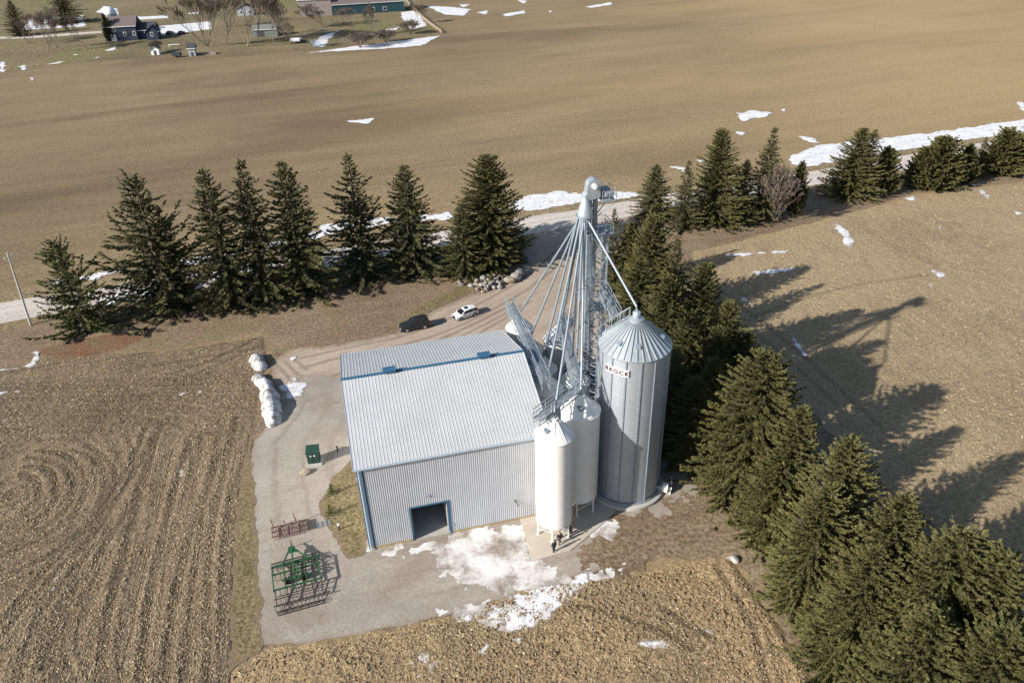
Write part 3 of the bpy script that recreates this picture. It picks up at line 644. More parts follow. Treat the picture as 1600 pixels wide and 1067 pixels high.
mb.add([(-OH-.05, BW/2-.24, r-.06), (BL+OH+.05, BW/2-.24, r-.06), (BL+OH+.05, BW/2, r+.05), (-OH-.05, BW/2, r+.05), (-OH-.05, BW/2+.24, r-.06), (BL+OH+.05, BW/2+.24, r-.06)], [(0, 1, 2, 3), (3, 2, 5, 4)])
mb.build('ridge_cap', M['blue'], barn)
for x in (4.3, 15.0):
    mb = MB(); mb.box((x, BW/2-.42, r+.03), (x+1.3, BW/2+.42, r+.34)); mb.add([(x-.08, BW/2-.5, r+.32), (x+1.38, BW/2-.5, r+.32), (x+1.38, BW/2, r+.52), (x-.08, BW/2, r+.52), (x-.08, BW/2+.5, r+.32), (x+1.38, BW/2+.5, r+.32)], [(0, 1, 2, 3), (3, 2, 5, 4), (0, 3, 4), (1, 5, 2)])
    mb.build('ridge_vent', M['blue'], barn)
mb = MB(); mb.box((-.06, -.065, .02), (.42, -.045, BE-.25)); mb.box((-.07, -.06, .02), (-.045, .4, BE-.25)); mb.build('corner_trim', M['ltrim'], barn)
mb = MB(); mb.box((.42, -.075, .02), (.62, -.04, BE-.3)); mb.box((-.1, -.09, .02), (.0, -.066, BE-.25)); mb.build('corner_post', M['blue'], barn)
mb = MB(); mb.tube([(.1, -.16, BE-.3), (.1, -.16, .5), (.1, -.4, .25)], .07, 8); mb.build('downspout', M['ltrim'], barn)
mb = MB(); mb.box((DX0-.1, -.09, .06), (DX0+.06, .16, DH+.1)); mb.box((DX1-.12, -.09, .06), (DX1+.12, .16, DH+.1)); mb.box((DX0+.06, -.085, DH-.06), (DX1-.12, .16, DH+.1)); mb.build('door_frame', M['blue'], barn)
mb = MB()
for i in range(6): mb.box((DX0+.2, .4+i*.55, DH+.25), (DX1-.2, .9+i*.55, DH+.32))
mb.box((DX0+.08, .2, .2), (DX0+.16, 3.6, DH+.3)); mb.box((DX1-.24, .2, .2), (DX1-.16, 3.6, DH+.3)); mb.build('overhead_door', M['liner'], barn)
wl = MB(); wl.box((6.7, -.14, 6.0), (7.0, -.04, 6.25)); wl.tube([(6.85, -.1, 6.2), (6.85, -.5, 6.3)], .03, 6); wl.build('wall_lamp', M['steel'], barn)
# inside: a few shapes that catch the light by the door
MB().box((9.1, -.13, 1.2), (9.3, -.045, 1.5)).build('door_control_box', M['steel'], barn)
mb = MB(); mb.box((16.2, -.1, 3.0), (16.35, -.04, 3.1)); mb.tube([(16.3, -.08, 3.1), (16.6, -.45, 2.5)], .05, 6); mb.build('wall_bracket', M['black'], barn)

# ---------------- concrete pad, footings
def slab(name, pts, z0, z1, mat, label, cat, origin=None):
    mb = MB(); n = len(pts); o = np.array([*np.mean([p[:2] for p in pts], 0), 0]); mb.o = o
    vs = [(p[0], p[1], z0) for p in pts]+[(p[0], p[1], z1) for p in pts]
    mb.add(vs, [tuple(range(n-1, -1, -1)), tuple(range(n, 2*n))]+[(i, (i+1) % n, n+(i+1) % n, n+i) for i in range(n)])
    ob = mb.build(name, mat, bevel=.02); ob.location = tuple(o); return tag(ob, label, cat)
slab('concrete_pad', [G(*p) for p in ((812, 809), (832, 877), (891, 861), (917, 840), (950, 812), (975, 785), (960, 740), (880, 735), (860, 800))], -.1, .14, M['conc'], 'pale concrete pad carrying the two tall white silos by the barn corner', 'concrete pad')
slab('concrete_pad', [G(*p) for p in ((1020, 636), (1050, 630), (1078, 668), (1062, 684), (1020, 692))], -.1, .2, M['concg'], 'grey concrete slab with a dark grate in the shade behind the big bin', 'concrete pad')
gr = MB(G(1044, 655)); g0 = G(1044, 655)
mb = MB(); mb.box((-1.3, -.9, .2), (1.3, .9, .26))
for i in range(9): mb.box((-1.2, -.82+i*.2, .26), (1.2, -.75+i*.2, .30))
o = mb.build('pit_grate', M['black']); o.location = tuple(g0); o.rotation_euler.z = -.2; tag(o, 'dark blue steel pit grate set on the shaded grey slab', 'grate')

# ---------------- white hopper silos
def silo(loc, r, leg, eave, apex, mat, label, hatch=None, ribs=10):
    t = empty('white_silo', loc, 0, label, 'silo', 'white hopper silos beside the barn')
    mb = MB(); prof = [(r, leg), (r*1.0, leg+.02)]
    k = 5
    for i in range(1, k):
        z = leg+.1+(eave-leg-.1)*i/k; prof += [(r, z-.03), (r+.012, z-.029), (r+.012, z+.029), (r, z+.03)]
    prof.append((r, eave))
    mb.lathe(prof, 48); mb.build('shell', mat, t, auto=R_(25))
    mb = MB(); mb.lathe([(r-.02, leg+.05), (.35, .62), (.35, .45)], 32, cap1=True); mb.build('hopper', mat, t, auto=R_(40))
    mb = MB(); mb.lathe([(r+.06, eave-.09), (r+.08, eave), (.42, apex-.28), (.42, apex-.02), (.30, apex)], 40, cap1=True)
    for j in range(ribs):
        a = 2*math.pi*(j+.5)/ribs; c, s_ = math.cos(a), math.sin(a)
        mb.bar((c*(r+.05), s_*(r+.05), eave+.02), (c*.5, s_*.5, apex-.28), .05, .05)
    rf_ = mb.build('cone_roof', mat, t, auto=R_(30))
    if hatch is not None:
        c, s_ = math.cos(hatch), math.sin(hatch); q = .55; zz = eave+(apex-.28-eave)*(1-q)
        mb = MB(); mb.lathe([(.33, -.1), (.33, .22), (.38, .23), (.38, .29), (.02, .33)], 16, (c*r*q, s_*r*q, zz+.1)); mb.build('hatch', M['steeld'], rf_, auto=R_(40))
    for j in range(6):
        a = 2*math.pi*j/6+.35; c, s_ = math.cos(a)*(r-.07), math.sin(a)*(r-.07)
        mb = MB(); mb.bar((c, s_, .12), (c, s_, leg+.5), .17, .13); mb.box((c-.17, s_-.17, .1), (c+.17, s_+.17, .15)); mb.build('leg', mat, t)
    mb = MB()
    for j in range(6):
        a = 2*math.pi*j/6+.35; b = a+math.pi/3
        mb.bar((math.cos(a)*(r-.07), math.sin(a)*(r-.07), 1.0), (math.cos(b)*(r-.07), math.sin(b)*(r-.07), 1.55), .06)
    mb.build('leg_brace', mat, t)
    return t
SP = {'L1': (np.array([4.0, 61.3, 0]), 2.0, 13.6, 15.7), 'R1': (base_for((908, 611), 16.0), 2.08, 13.7, 15.6)}
for k_, p_ in (('L2', (856, 585)), ('L3', (842, 546)), ('L4', (826, 519)), ('L5', (811, 492)), ('R2', (900, 572)), ('R3', (871, 508))):
    SP[k_] = (base_for(p_, 13.5), 1.74, 11.6, 13.3)
SP['L3'] = (base_for((848, 556), 12.4), 1.72, 10.6, 12.2); SP['L4'] = (base_for((829, 527), 12.6), 1.72, 10.8, 12.4)
SL = {'L1': ('bright sunlit white silo on legs at the barn corner with people below', M['white'], 3.95), 'R1': ('white silo right behind the sunlit corner silo, mostly in its shade', M['white'], 4.6),
      'L2': ('shaded white hopper silo between the barn gable and the sunlit corner silo', M['white'], None), 'L3': ('low white silo in deep shade along the barn gable under the catwalk', M['white'], None),
      'L4': ('grey roofed silo second from the driveway along the barn gable', M['galvr'], None), 'L5': ('white silo furthest back by the barn roof, its left face brightly lit', M['white'], None),
      'R2': ('cream white silo just left of the big metal bin and behind the shaded one', M['cream'], .2), 'R3': ('white silo at the back of the right row facing the open driveway', M['white'], None)}
for k_, (p_, r_, e_, a_) in SP.items(): silo(p_, r_, 2.0, e_, a_, SL[k_][1], SL[k_][0], SL[k_][2])
# small dark tank squeezed against the barn
tk = base_for((838, 606), 7.2); tk = np.array([*tk[:2], 0])
t = empty('steel_tank', tk, 0, 'small dark steel tank squeezed between barn gable and silos', 'tank')
mb = MB(); mb.lathe([(1.0, .2), (1.0, 6.3), (.8, 6.9), (.4, 7.1), (.02, 7.15)], 24); mb.build('shell', M['steeld'], t, auto=R_(40))
mb = MB(); mb.lathe([(.62, 6.97), (.70, 7.03), (.62, 7.08), (.56, 7.03), (.62, 6.97)], 24); mb.build('lid_ring', M['steel'], t)
mb = MB(); mb.lathe([(1.15, 0), (1.15, .2)], 24, cap1=True); mb.build('base', M['concg'], t)

# ---------------- big galvanised bin
BN = G(977, 757); BRAD, BEV, BAP = 3.72, 19.9, 22.7
bn = empty('grain_bin', BN, 0, 'tall corrugated galvanised grain bin with ribbed cone roof and brand plate', 'grain bin')
MB().lathe([(4.45, -.1), (4.45, .38), (4.3, .44), (3.5, .44)], 64).build('concrete_base', M['concg'], bn, auto=R_(30))
MB().lathe([(3.95, .44), (3.95, .62), (3.74, .64)], 64).build('floor_ring', M['steeld'], bn, auto=R_(30))
mb = MB(); prof = [(BRAD, .46)]
for i in range(1, 17): z = .46+(BEV-.46)*i/17; prof += [(BRAD, z-.02), (BRAD+.01, z-.019), (BRAD+.01, z+.019), (BRAD, z+.02)]
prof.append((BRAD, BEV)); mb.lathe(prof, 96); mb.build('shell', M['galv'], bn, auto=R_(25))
NS = 15
for j in range(NS):
    a = 2*math.pi*(j+.35)/NS; c, s_ = math.cos(a), math.sin(a)
    mb = MB(); mb.bar((c*(BRAD+.05), s_*(BRAD+.05), .5), (c*(BRAD+.05), s_*(BRAD+.05), BEV-.1), .15, .1, up=(c, s_, 0)); mb.build('stiffener', M['steeld'], bn)
mb = MB(); mb.lathe([(BRAD+.12, BEV-.1), (BRAD+.15, BEV-.02), (.75, BAP-.15), (.75, BAP+.05)], 96)
for j in range(34):
    a = 2*math.pi*j/34; c, s_ = math.cos(a), math.sin(a)
    mb.bar((c*(BRAD+.14), s_*(BRAD+.14), BEV+.04), (c*.8, s_*.8, BAP-.1), .07, .13)
rr = .62
mb.lathe([(BRAD*rr-.05, BEV+(BAP-BEV)*(1-rr)*.97+.12), (BRAD*rr+.03, BEV+(BAP-BEV)*(1-rr)*.97+.12), (BRAD*rr+.03, BEV+(BAP-BEV)*(1-rr)*.97)], 96)
rf_ = mb.build('cone_roof', M['galvr'], bn, auto=R_(25))
mb = MB(); mb.lathe([(.8, BAP-.12), (.8, BAP+.12), (.55, BAP+.25), (.42, BAP+.3), (.42, BAP+.85), (.34, BAP+.95)], 24, cap1=True); mb.build('fill_cap', M['steel'], rf_, auto=R_(40))
for a, q in ((-1.62, .70), (-.25, .72), (.75, .6), (2.2, .6), (3.9, .7)):
    c, s_ = math.cos(a), math.sin(a); R0 = BRAD*q; z = BEV+(BAP-BEV)*(1-q)
    mb = MB(); mb.bar((c*(R0-.25), s_*(R0-.25), z+.30), (c*(R0+.3), s_*(R0+.3), z+.12), .55, .4); mb.build('roof_vent', M['steel'], rf_, bevel=.03)
# ladder with safety cage, roof stair and top rails
a = 2.75; c, s_ = math.cos(a), math.sin(a); tx, ty = -s_, c; mb = MB()
for k in (-.25, .25): mb.bar((c*(BRAD+.3)+tx*k, s_*(BRAD+.3)+ty*k, 2.2), (c*(BRAD+.3)+tx*k, s_*(BRAD+.3)+ty*k, BEV+1.1), .06)
for i in range(58): mb.bar((c*(BRAD+.3)-tx*.25, s_*(BRAD+.3)-ty*.25, 2.4+i*.31), (c*(BRAD+.3)+tx*.25, s_*(BRAD+.3)+ty*.25, 2.4+i*.31), .035)
for i in range(15):
    z = 3.5+i*1.15; ring = [(c*(BRAD+.3)+tx*.4*math.sin(u)+c*.42*(1-math.cos(u))*1.0, s_*(BRAD+.3)+ty*.4*math.sin(u)+s_*.42*(1-math.cos(u)), z) for u in np.linspace(-1.1, math.pi*2-1.1-4.08, 2)]
    ring = [(c*(BRAD+.3+.75*math.sin(u))+tx*.38*math.cos(u), s_*(BRAD+.3+.75*math.sin(u))+ty*.38*math.cos(u), z) for u in np.linspace(0, math.pi, 8)]
    mb.tube(ring, .025, 4)
mb.build('caged_ladder', M['steel'], bn)
mb = MB()
for a in (2.45, 2.75):
    c, s_ = math.cos(a), math.sin(a); mb.bar((c*(BRAD+.1), s_*(BRAD+.1), BEV+.25), (c*.8, s_*.8, BAP+.2), .07)
    for i in range(6):
        q = i/5; R0 = (BRAD+.1)*(1-q)+.8*q; z = BEV+.2+(BAP-BEV)*q; mb.bar((c*R0, s_*R0, z), (c*R0, s_*R0, z+1.0), .05)
    mb.bar((c*(BRAD+.1), s_*(BRAD+.1), BEV+1.2), (c*.8, s_*.8, BAP+1.2), .05)
for i in range(14):
    q = i/13; R0 = (BRAD+.1)*(1-q)+.8*q; z = BEV+.2+(BAP-BEV)*q; mb.bar((math.cos(2.45)*R0, math.sin(2.45)*R0, z+.03), (math.cos(2.75)*R0, math.sin(2.75)*R0, z+.03), .18, .05)
mb.build('roof_stair', M['steel'], bn)
# plate with lettering, bent round the shell
SA = math.atan2(-math.cos(0), 0)
def bend(o, ang, rad, z0, tilt=0.0):
    for v in o.data.vertices:
        x, y, zz = v.co; a = ang+x/rad; R0 = rad+zz
        v.co = (R0*math.cos(a), R0*math.sin(a), z0+y)
PA, PZ = None, None
best = None
for a in np.linspace(-3.1, 0, 300):
    for z in (17.6, 17.8, 18.0, 18.2, 18.4):
        p = PX(BN+np.array([math.cos(a)*BRAD, math.sin(a)*BRAD, z]))[0]; e = np.hypot(p[0]-964, p[1]-579)
        if best is None or e < best[0]: best = (e, a, z)
PA, PZ = best[1], best[2]
mb = MB(); n = 16; vs = []
for i in range(n+1):
    x = -1.3+2.6*i/n; vs += [(x, -.40, .19), (x, .40, .19), (x, -.40, .02), (x, .40, .02)]
mb.add(vs, [(4*i, 4*i+4, 4*i+5, 4*i+1) for i in range(n)]+[(4*i+1, 4*i+5, 4*i+7, 4*i+3) for i in range(n)]+[(4*i+2, 4*i+6, 4*i+4, 4*i) for i in range(n)]+[(0, 1, 3, 2), (4*n, 4*n+2, 4*n+3, 4*n+1)])
M['sign'] = simple('white_sign_plate', (.62, .60, .61), .5); M['letter'] = simple('dark_maroon_lettering', (.05, .012, .022), .5)
pl = mb.build('sign_plate', M['sign'], bn); bend(pl, PA, BRAD, PZ)
cu = bpy.data.curves.new('lettering', 'FONT'); cu.body = 'BROCK'; cu.size = .62; cu.align_x = 'CENTER'; cu.align_y = 'CENTER'; cu.space_character = 1.4; cu.extrude = .012; cu.offset = .022; cu.resolution_u = 6
to = bpy.data.objects.new('lettering', cu); COL.objects.link(to); bpy.context.view_layer.update()
me = bpy.data.meshes.new_from_object(to.evaluated_get(bpy.context.evaluated_depsgraph_get())); bpy.data.objects.remove(to)
me.materials.clear(); me.materials.append(M['letter']); lo = link('lettering', me, pl)
for v in me.vertices: v.co.z += .21
bend(lo, PA, BRAD, PZ)

# fan and transition beside the bin
fn = empty('aeration_fan', G(1036, 768), -.35, 'galvanised aeration fan with pale motor at the foot of the big bin', 'fan')
mb = MB(); mb.add([(-1.2, -.45, .15), (-1.2, .45, .15), (-1.2, .45, 1.0), (-1.2, -.45, 1.0), (-.1, -.55, .2), (-.1, .55, .2), (-.1, .55, 1.3), (-.1, -.55, 1.3)], [(0, 1, 2, 3), (4, 7, 6, 5), (0, 4, 5, 1), (1, 5, 6, 2), (2, 6, 7, 3), (3, 7, 4, 0)]); mb.build('duct', M['steel'], fn, bevel=.03)
mb = MB(); mb.tube([(-.1, 0, .75), (.45, 0, .75)], .62, 20); mb.tube([(.45, 0, .75), (.52, 0, .75)], [.66, .66], 20); mb.build('fan_housing', M['white'], fn, auto=R_(40))
mb = MB(); mb.tube([(.5, 0, .75), (.95, 0, .75)], .2, 12); mb.box((.55, -.3, .05), (.9, .3, .55)); mb.build('motor', M['cream'], fn, bevel=.02)
mb = MB(); mb.tube([(.8, .4, 0), (.8, .4, 2.2)], .03, 6); mb.box((.7, .3, 1.1), (.9, .5, 1.5)); mb.build('control_post', M['steel'], fn)

# ---------------- grain leg: lattice tower, twin trunks, head, distributor, spouts
DZ = 31.0
TB = base_for((914, 338), DZ); TB = np.array([*TB[:2], 0])
TC = np.array([TB[0]+1.45, TB[1]+.8, 0])           # centre of the lattice tower
tw = empty('grain_elevator', TC, BYAW, 'tall galvanised grain elevator leg with lattice tower and fan of spouts', 'grain elevator')
Ri = np.array([[math.cos(BYAW), math.sin(BYAW)], [-math.sin(BYAW), math.cos(BYAW)]])
def TL(p): q = Ri@(np.asarray(p[:2])-TC[:2]); return np.array([q[0], q[1], p[2]])
HW, TT = .92, 29.0
for sx in (-1, 1):
    for sy in (-1, 1): MB().bar((sx*HW, sy*HW, 0), (sx*HW, sy*HW, TT), .16).build('tower_column', M['steel'], tw)
mb = MB(); nz = 10
for i in range(nz+1):
    z = .2+(TT-.3)*i/nz; c4 = [(-HW, -HW), (HW, -HW), (HW, HW), (-HW, HW)]
    for k in range(4):
        a, b = c4[k], c4[(k+1) % 4]; mb.bar((*a, z), (*b, z), .09)
        if i < nz:
            z2 = .2+(TT-.3)*(i+1)/nz; mb.bar((*a, z), (*b, z2), .07); mb.bar((*b, z), (*a, z2), .07)
mb.build('cross_bracing', M['steel'], tw)
for z in (9.5, 19.5, TT):
    mb = MB(); e = HW+(.45 if z == TT else .15)
    mb.box((-e, -e, z), (e, e, z+.08))
    for sx, sy, ex_, ey_ in ((-e, -e, e, -e), (e, -e, e, e), (e, e, -e, e), (-e, e, -e, -e)):
        for h in (.55, 1.1): mb.bar((sx, sy, z+h), (ex_, ey_, z+h), .05)
        for q in (0, .33, .67): mb.bar((sx+(ex_-sx)*q, sy+(ey_-sy)*q, z), (sx+(ex_-sx)*q, sy+(ey_-sy)*q, z+1.1), .05)
    mb.build('service_platform', M['steeld'], tw)
mb = MB()
for k in (-.22, .22): mb.bar((HW+.25, k+.5, .3), (HW+.25, k+.5, TT+1), .05)
for i in range(94): mb.bar((HW+.25, .28, .5+i*.3), (HW+.25, .72, .5+i*.3), .03)
for i in range(22):
    z = 3+i*1.2; mb.tube([(HW+.25+.7*math.sin(u), .5+.37*math.cos(u), z) for u in np.linspace(0, math.pi, 7)], .022, 4)
mb.build('ladder', M['steel'], tw)
# trunks stand left of the lattice, head on top
lx, ly = -.72, -.2
HZ = base_for((925, 300), 34.0)
for k in (-.32, .32):
    mb = MB(); mb.box((lx+k-.22, ly-.2, .8), (lx+k+.22, ly+.2, 33.2))
    for i in range(14): mb.box((lx+k-.26, ly-.24, 2+i*2.3), (lx+k+.26, ly+.24, 2.08+i*2.3))
    mb.build('leg_trunk', M['steeld'], tw)
MB().box((lx-1.0, ly-.45, 0), (lx+1.0, ly+.45, 1.6)).build('boot', M['steel'], tw, bevel=.04)
mb = MB(); hp = []                               # rounded head hood
for u in np.linspace(0, math.pi, 13): hp.append((lx+.72*math.cos(u), 34.3+.72*math.sin(u)))
hp = [(lx+.72, 33.0)]+hp+[(lx-.80, 33.6), (lx-1.15, 33.1), (lx-.75, 32.7)]
n = len(hp); vs = [(x, ly-.5, z) for x, z in hp]+[(x, ly+.5, z) for x, z in hp]
mb.add(vs, [tuple(range(n-1, -1, -1)), tuple(range(n, 2*n))]+[(i, (i+1) % n, n+(i+1) % n, n+i) for i in range(n)])
for i in range(1, 13, 3): mb.bar((hp[i][0], ly-.52, hp[i][1]), (hp[i][0], ly+.52, hp[i][1]), .1)
hd = mb.build('head_hood', M['steel'], tw, bevel=.03)
mb = MB(); mb.tube([(lx, ly-.5, 34.3), (lx, ly-.75, 34.3)], .3, 14); mb.tube([(lx, ly-.7, 34.3), (lx, ly-.95, 34.3)], .12, 10); mb.build('shaft_bearing', M['white'], hd, auto=R_(40))
mb = MB(); mb.box((lx+.75, ly-1.0, 32.6), (lx+2.3, ly+1.2, 32.68))
for a, b in (((lx+.75, ly-1.0), (lx+2.3, ly-1.0)), ((lx+2.3, ly-1.0), (lx+2.3, ly+1.2)), ((lx+2.3, ly+1.2), (lx+.75, ly+1.2))):
    for h in (.6, 1.15): mb.bar((*a, 32.65+h), (*b, 32.65+h), .05)
    for q in (0, .5, 1): mb.bar((a[0]+(b[0]-a[0])*q, a[1]+(b[1]-a[1])*q, 32.65), (a[0]+(b[0]-a[0])*q, a[1]+(b[1]-a[1])*q, 33.8), .05)
mb.bar((lx+2.5, ly-.9, 32.6), (lx+.3, ly-.1, 30.6), .1); mb.bar((lx+2.5, ly+1.1, 32.6), (lx+.3, ly+.1, 30.6), .1)
mb.build('head_platform', M['steel'], tw)
mb = MB(); mb.tube([(lx+1.2, ly-.5, 33.25), (lx+2.1, ly-.5, 33.25)], .3, 14); mb.box((lx+1.0, ly-.1, 32.7), (lx+1.9, ly+.9, 33.7)); mb.build('drive_motor', M['steeld'], tw, bevel=.03)
# distributor: a cone below the head discharge
dl0 = TL(np.array([TB[0], TB[1], DZ])); dx, dy = dl0[0], dl0[1]
mb = MB(); mb.tube([(lx-.85, ly, 33.2), (dx*.7+lx*.3, dy*.7+ly*.3, 33.15), (dx, dy, 32.9)], [.34, .32, .30], 14)
mb.lathe([(.28, 33.2), (.36, 32.95), (.78, 31.6), (.86, 31.2), (.86, 30.95), (.74, 30.9)], 28, (dx, dy, 0), cap1=True); mb.build('distributor', M['steel'], tw, auto=R_(30))
mb = MB(); mb.lathe([(.9, 31.2), (.99, 31.17), (.99, 31.07), (.9, 31.05)], 28, (dx, dy, 0)); mb.bar((dx+.7, dy, 31.0), (HW*-1, 0, 28.9), .14); mb.bar((dx, dy+.7, 31.0), (-HW, HW, 28.9), .12); mb.bar((dx, dy-.7, 31.0), (-HW, -HW, 28.9), .12); mb.build('distributor_ring', M['steeld'], tw)
ends = [SP[k_][0]+np.array([0, 0, SP[k_][3]]) for k_ in ('L5', 'L4', 'L3', 'L2', 'L1', 'R1', 'R2', 'R3')]
ends.append(np.array([BN[0], BN[1], BAP+.9])); ends.append(SP['R3'][0]+np.array([.5, .6, SP['R3'][3]-.1])); ends.append(SP['R2'][0]+np.array([-.5, .4, SP['R2'][3]-.1]))
for e_ in ends:
    q = TL(e_); a = math.atan2(q[1]-dy, q[0]-dx); st = np.array([dx+.66*math.cos(a), dy+.66*math.sin(a), 31.0])
    k1 = st+np.array([.12*math.cos(a), .12*math.sin(a), -.45]); L_ = q-k1; k2 = q-L_/np.linalg.norm(L_)*.6
    k2 = np.array([q[0]-.10*math.cos(a), q[1]-.10*math.sin(a), q[2]+.55])
    mb = MB(); mb.tube([tuple(st), tuple(k1), tuple(k2), tuple(q)], .125, 10)
    for u in np.linspace(.04, .96, 7):
        p0 = k1+(k2-k1)*u; dd = (k2-k1)/np.linalg.norm(k2-k1)*.05; mb.tube([tuple(p0-dd), tuple(p0+dd)], .16, 10)
    mb.build('spout', M['steelb'], tw, auto=R_(40))
mb = MB()                                        # spreader bars that hold the long spouts
for u in (.45, .72):
    pts = [k for k in [np.array([dx, dy, 30.6])*(1-u)+TL(ends[i])*u for i in (5, 6)]]
    for p in pts: mb.bar(tuple(p+np.array([-.5, -.3, -.05])), (HW*-1, 0, p[2]-.2), .1); mb.bar(tuple(p+np.array([-.6, 0, 0])), tuple(p+np.array([.6, 0, 0])), .07)
mb.build('spout_bracket', M['steel'], tw)

# ---------------- catwalks: trussed foot bridges over the silo roofs
def catwalk(p0, p1, label, w=.8, legs=(), ext=0.0, deep=.7):
    p0, p1 = np.asarray(p0, float), np.asarray(p1, float); L_ = np.linalg.norm((p1-p0)[:2]); yaw = math.atan2(p1[1]-p0[1], p1[0]-p0[0])
    t = empty('catwalk', p0, yaw, label, 'catwalk', 'steel catwalks over the silo roofs'); dz = p1[2]-p0[2]; zf = lambda x: dz*x/L_
    mb = MB(); n = max(4, int(L_/.5))
    for i in range(n):
        a, b = L_*i/n+.02, L_*(i+1)/n-.02
        [mb.bar((a+k, -w/2, zf(a)), (a+k, w/2, zf(a)), .045, .05) for k in (.08, .2, .32)]
        mb.bar((a, -w/2, zf(a)-.04), (a, w/2, zf(a)-.04), .05)
    mb.build('walkway_grating', M['steeld'], t)
    for sy in (-1, 1):
        y = sy*w/2; mb = MB(); m = max(3, int(L_/1.9))
        for h in (.0, .55, 1.1): mb.bar((0, y, zf(0)+h), (L_, y, zf(L_)+h), .075 if h else .14)
        mb.bar((0, y, -deep), (L_, y, zf(L_)-deep), .09)
        for i in range(m+1):
            x = L_*i/m; mb.bar((x, y, zf(x)-deep), (x, y, zf(x)+1.1), .06)
            if i < m: x2 = L_*(i+1)/m; mb.bar((x, y, zf(x)-(deep if i % 2 else 0)), (x2, y, zf(x2)-(0 if i % 2 else deep)), .06)
        mb.build('side_rail', M['steel'], t)
    for x in legs:
        for sy in (-1, 1): MB().bar((x, sy*w/2, zf(x)-deep), (x, sy*(w/2+.25), zf(x)-2.2), .08).build('support_strut', M['steel'], t)
    return t
q0 = SP['L5'][0]-EX*.75+EY*2.2; q1 = SP['L2'][0]-EX*.9-EY*2.4
catwalk((*q0[:2], 14.1), (*q1[:2], 14.1), 'long steel catwalk along the barn gable over the left row of silos', .9, legs=(2.2, 7, 11.8, 16.2), deep=.9)
q0 = SP['R3'][0]+EX*.5+EY*.4; q1 = SP['R1'][0]+EX*.3+EY*1.9
catwalk((*q0[:2], 14.0), (*q1[:2], 15.2), 'steel catwalk along the right row of silos beside the big bin', .9, legs=(1, 8.5), deep=.8)
q0 = SP['L1'][0]-EX*2.0-EY*.4; q1 = SP['R1'][0]+EX*.6+EY*1.0
catwalk((*q0[:2], 16.1), (*q1[:2], 16.1), 'short slanting catwalk joining the sunlit corner silo to the next', .8, legs=(1.2, 5), deep=.6)
q0 = TC+EX*.6-EY*.8; q1 = BN+np.array([math.cos(2.6), math.sin(2.6), 0])*2.2
catwalk((*q0[:2], 21.9), (*q1[:2], 22.3), 'short catwalk bridging from the elevator tower to the big bin roof', .9, deep=.5)
q0 = SP['L3'][0]+EX*.8-EY*.2; q1 = SP['R3'][0]+EX*1.9+EY*.2
catwalk((*q0[:2], 13.9), (*q1[:2], 14.2), 'railed cross catwalk spanning between the two back silo rows', .9, deep=.5)
# ================================================================== TREES
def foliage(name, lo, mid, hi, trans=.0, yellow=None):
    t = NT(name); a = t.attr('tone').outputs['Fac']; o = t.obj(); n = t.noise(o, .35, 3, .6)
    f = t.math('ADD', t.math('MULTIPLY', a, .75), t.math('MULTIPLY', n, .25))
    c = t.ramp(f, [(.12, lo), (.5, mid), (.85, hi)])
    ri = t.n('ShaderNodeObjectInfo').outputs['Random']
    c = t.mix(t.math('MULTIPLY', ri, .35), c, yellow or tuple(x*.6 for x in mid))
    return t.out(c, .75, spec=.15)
M['spruce'] = foliage('spruce_needles', (.034, .036, .015), (.090, .090, .033), (.172, .158, .056))
M['spruced'] = foliage('dark_spruce_needles', (.036, .041, .023), (.090, .090, .040), (.178, .162, .066))
M['pine'] = foliage('pine_needles', (.045, .055, .026), (.11, .12, .045), (.19, .18, .07))
M['cedar'] = foliage('cedar_sprays', (.035, .04, .016), (.085, .085, .03), (.145, .13, .05))
M['bark'] = simple('conifer_bark', (.10, .075, .055), .9, var=.35, scale=3)
M['greybark'] = simple('bare_grey_bark', (.20, .17, .145), .9, var=.3, scale=3)
M['twig'] = simple('bare_brown_twigs', (.16, .125, .10), .9, var=.3, scale=2)

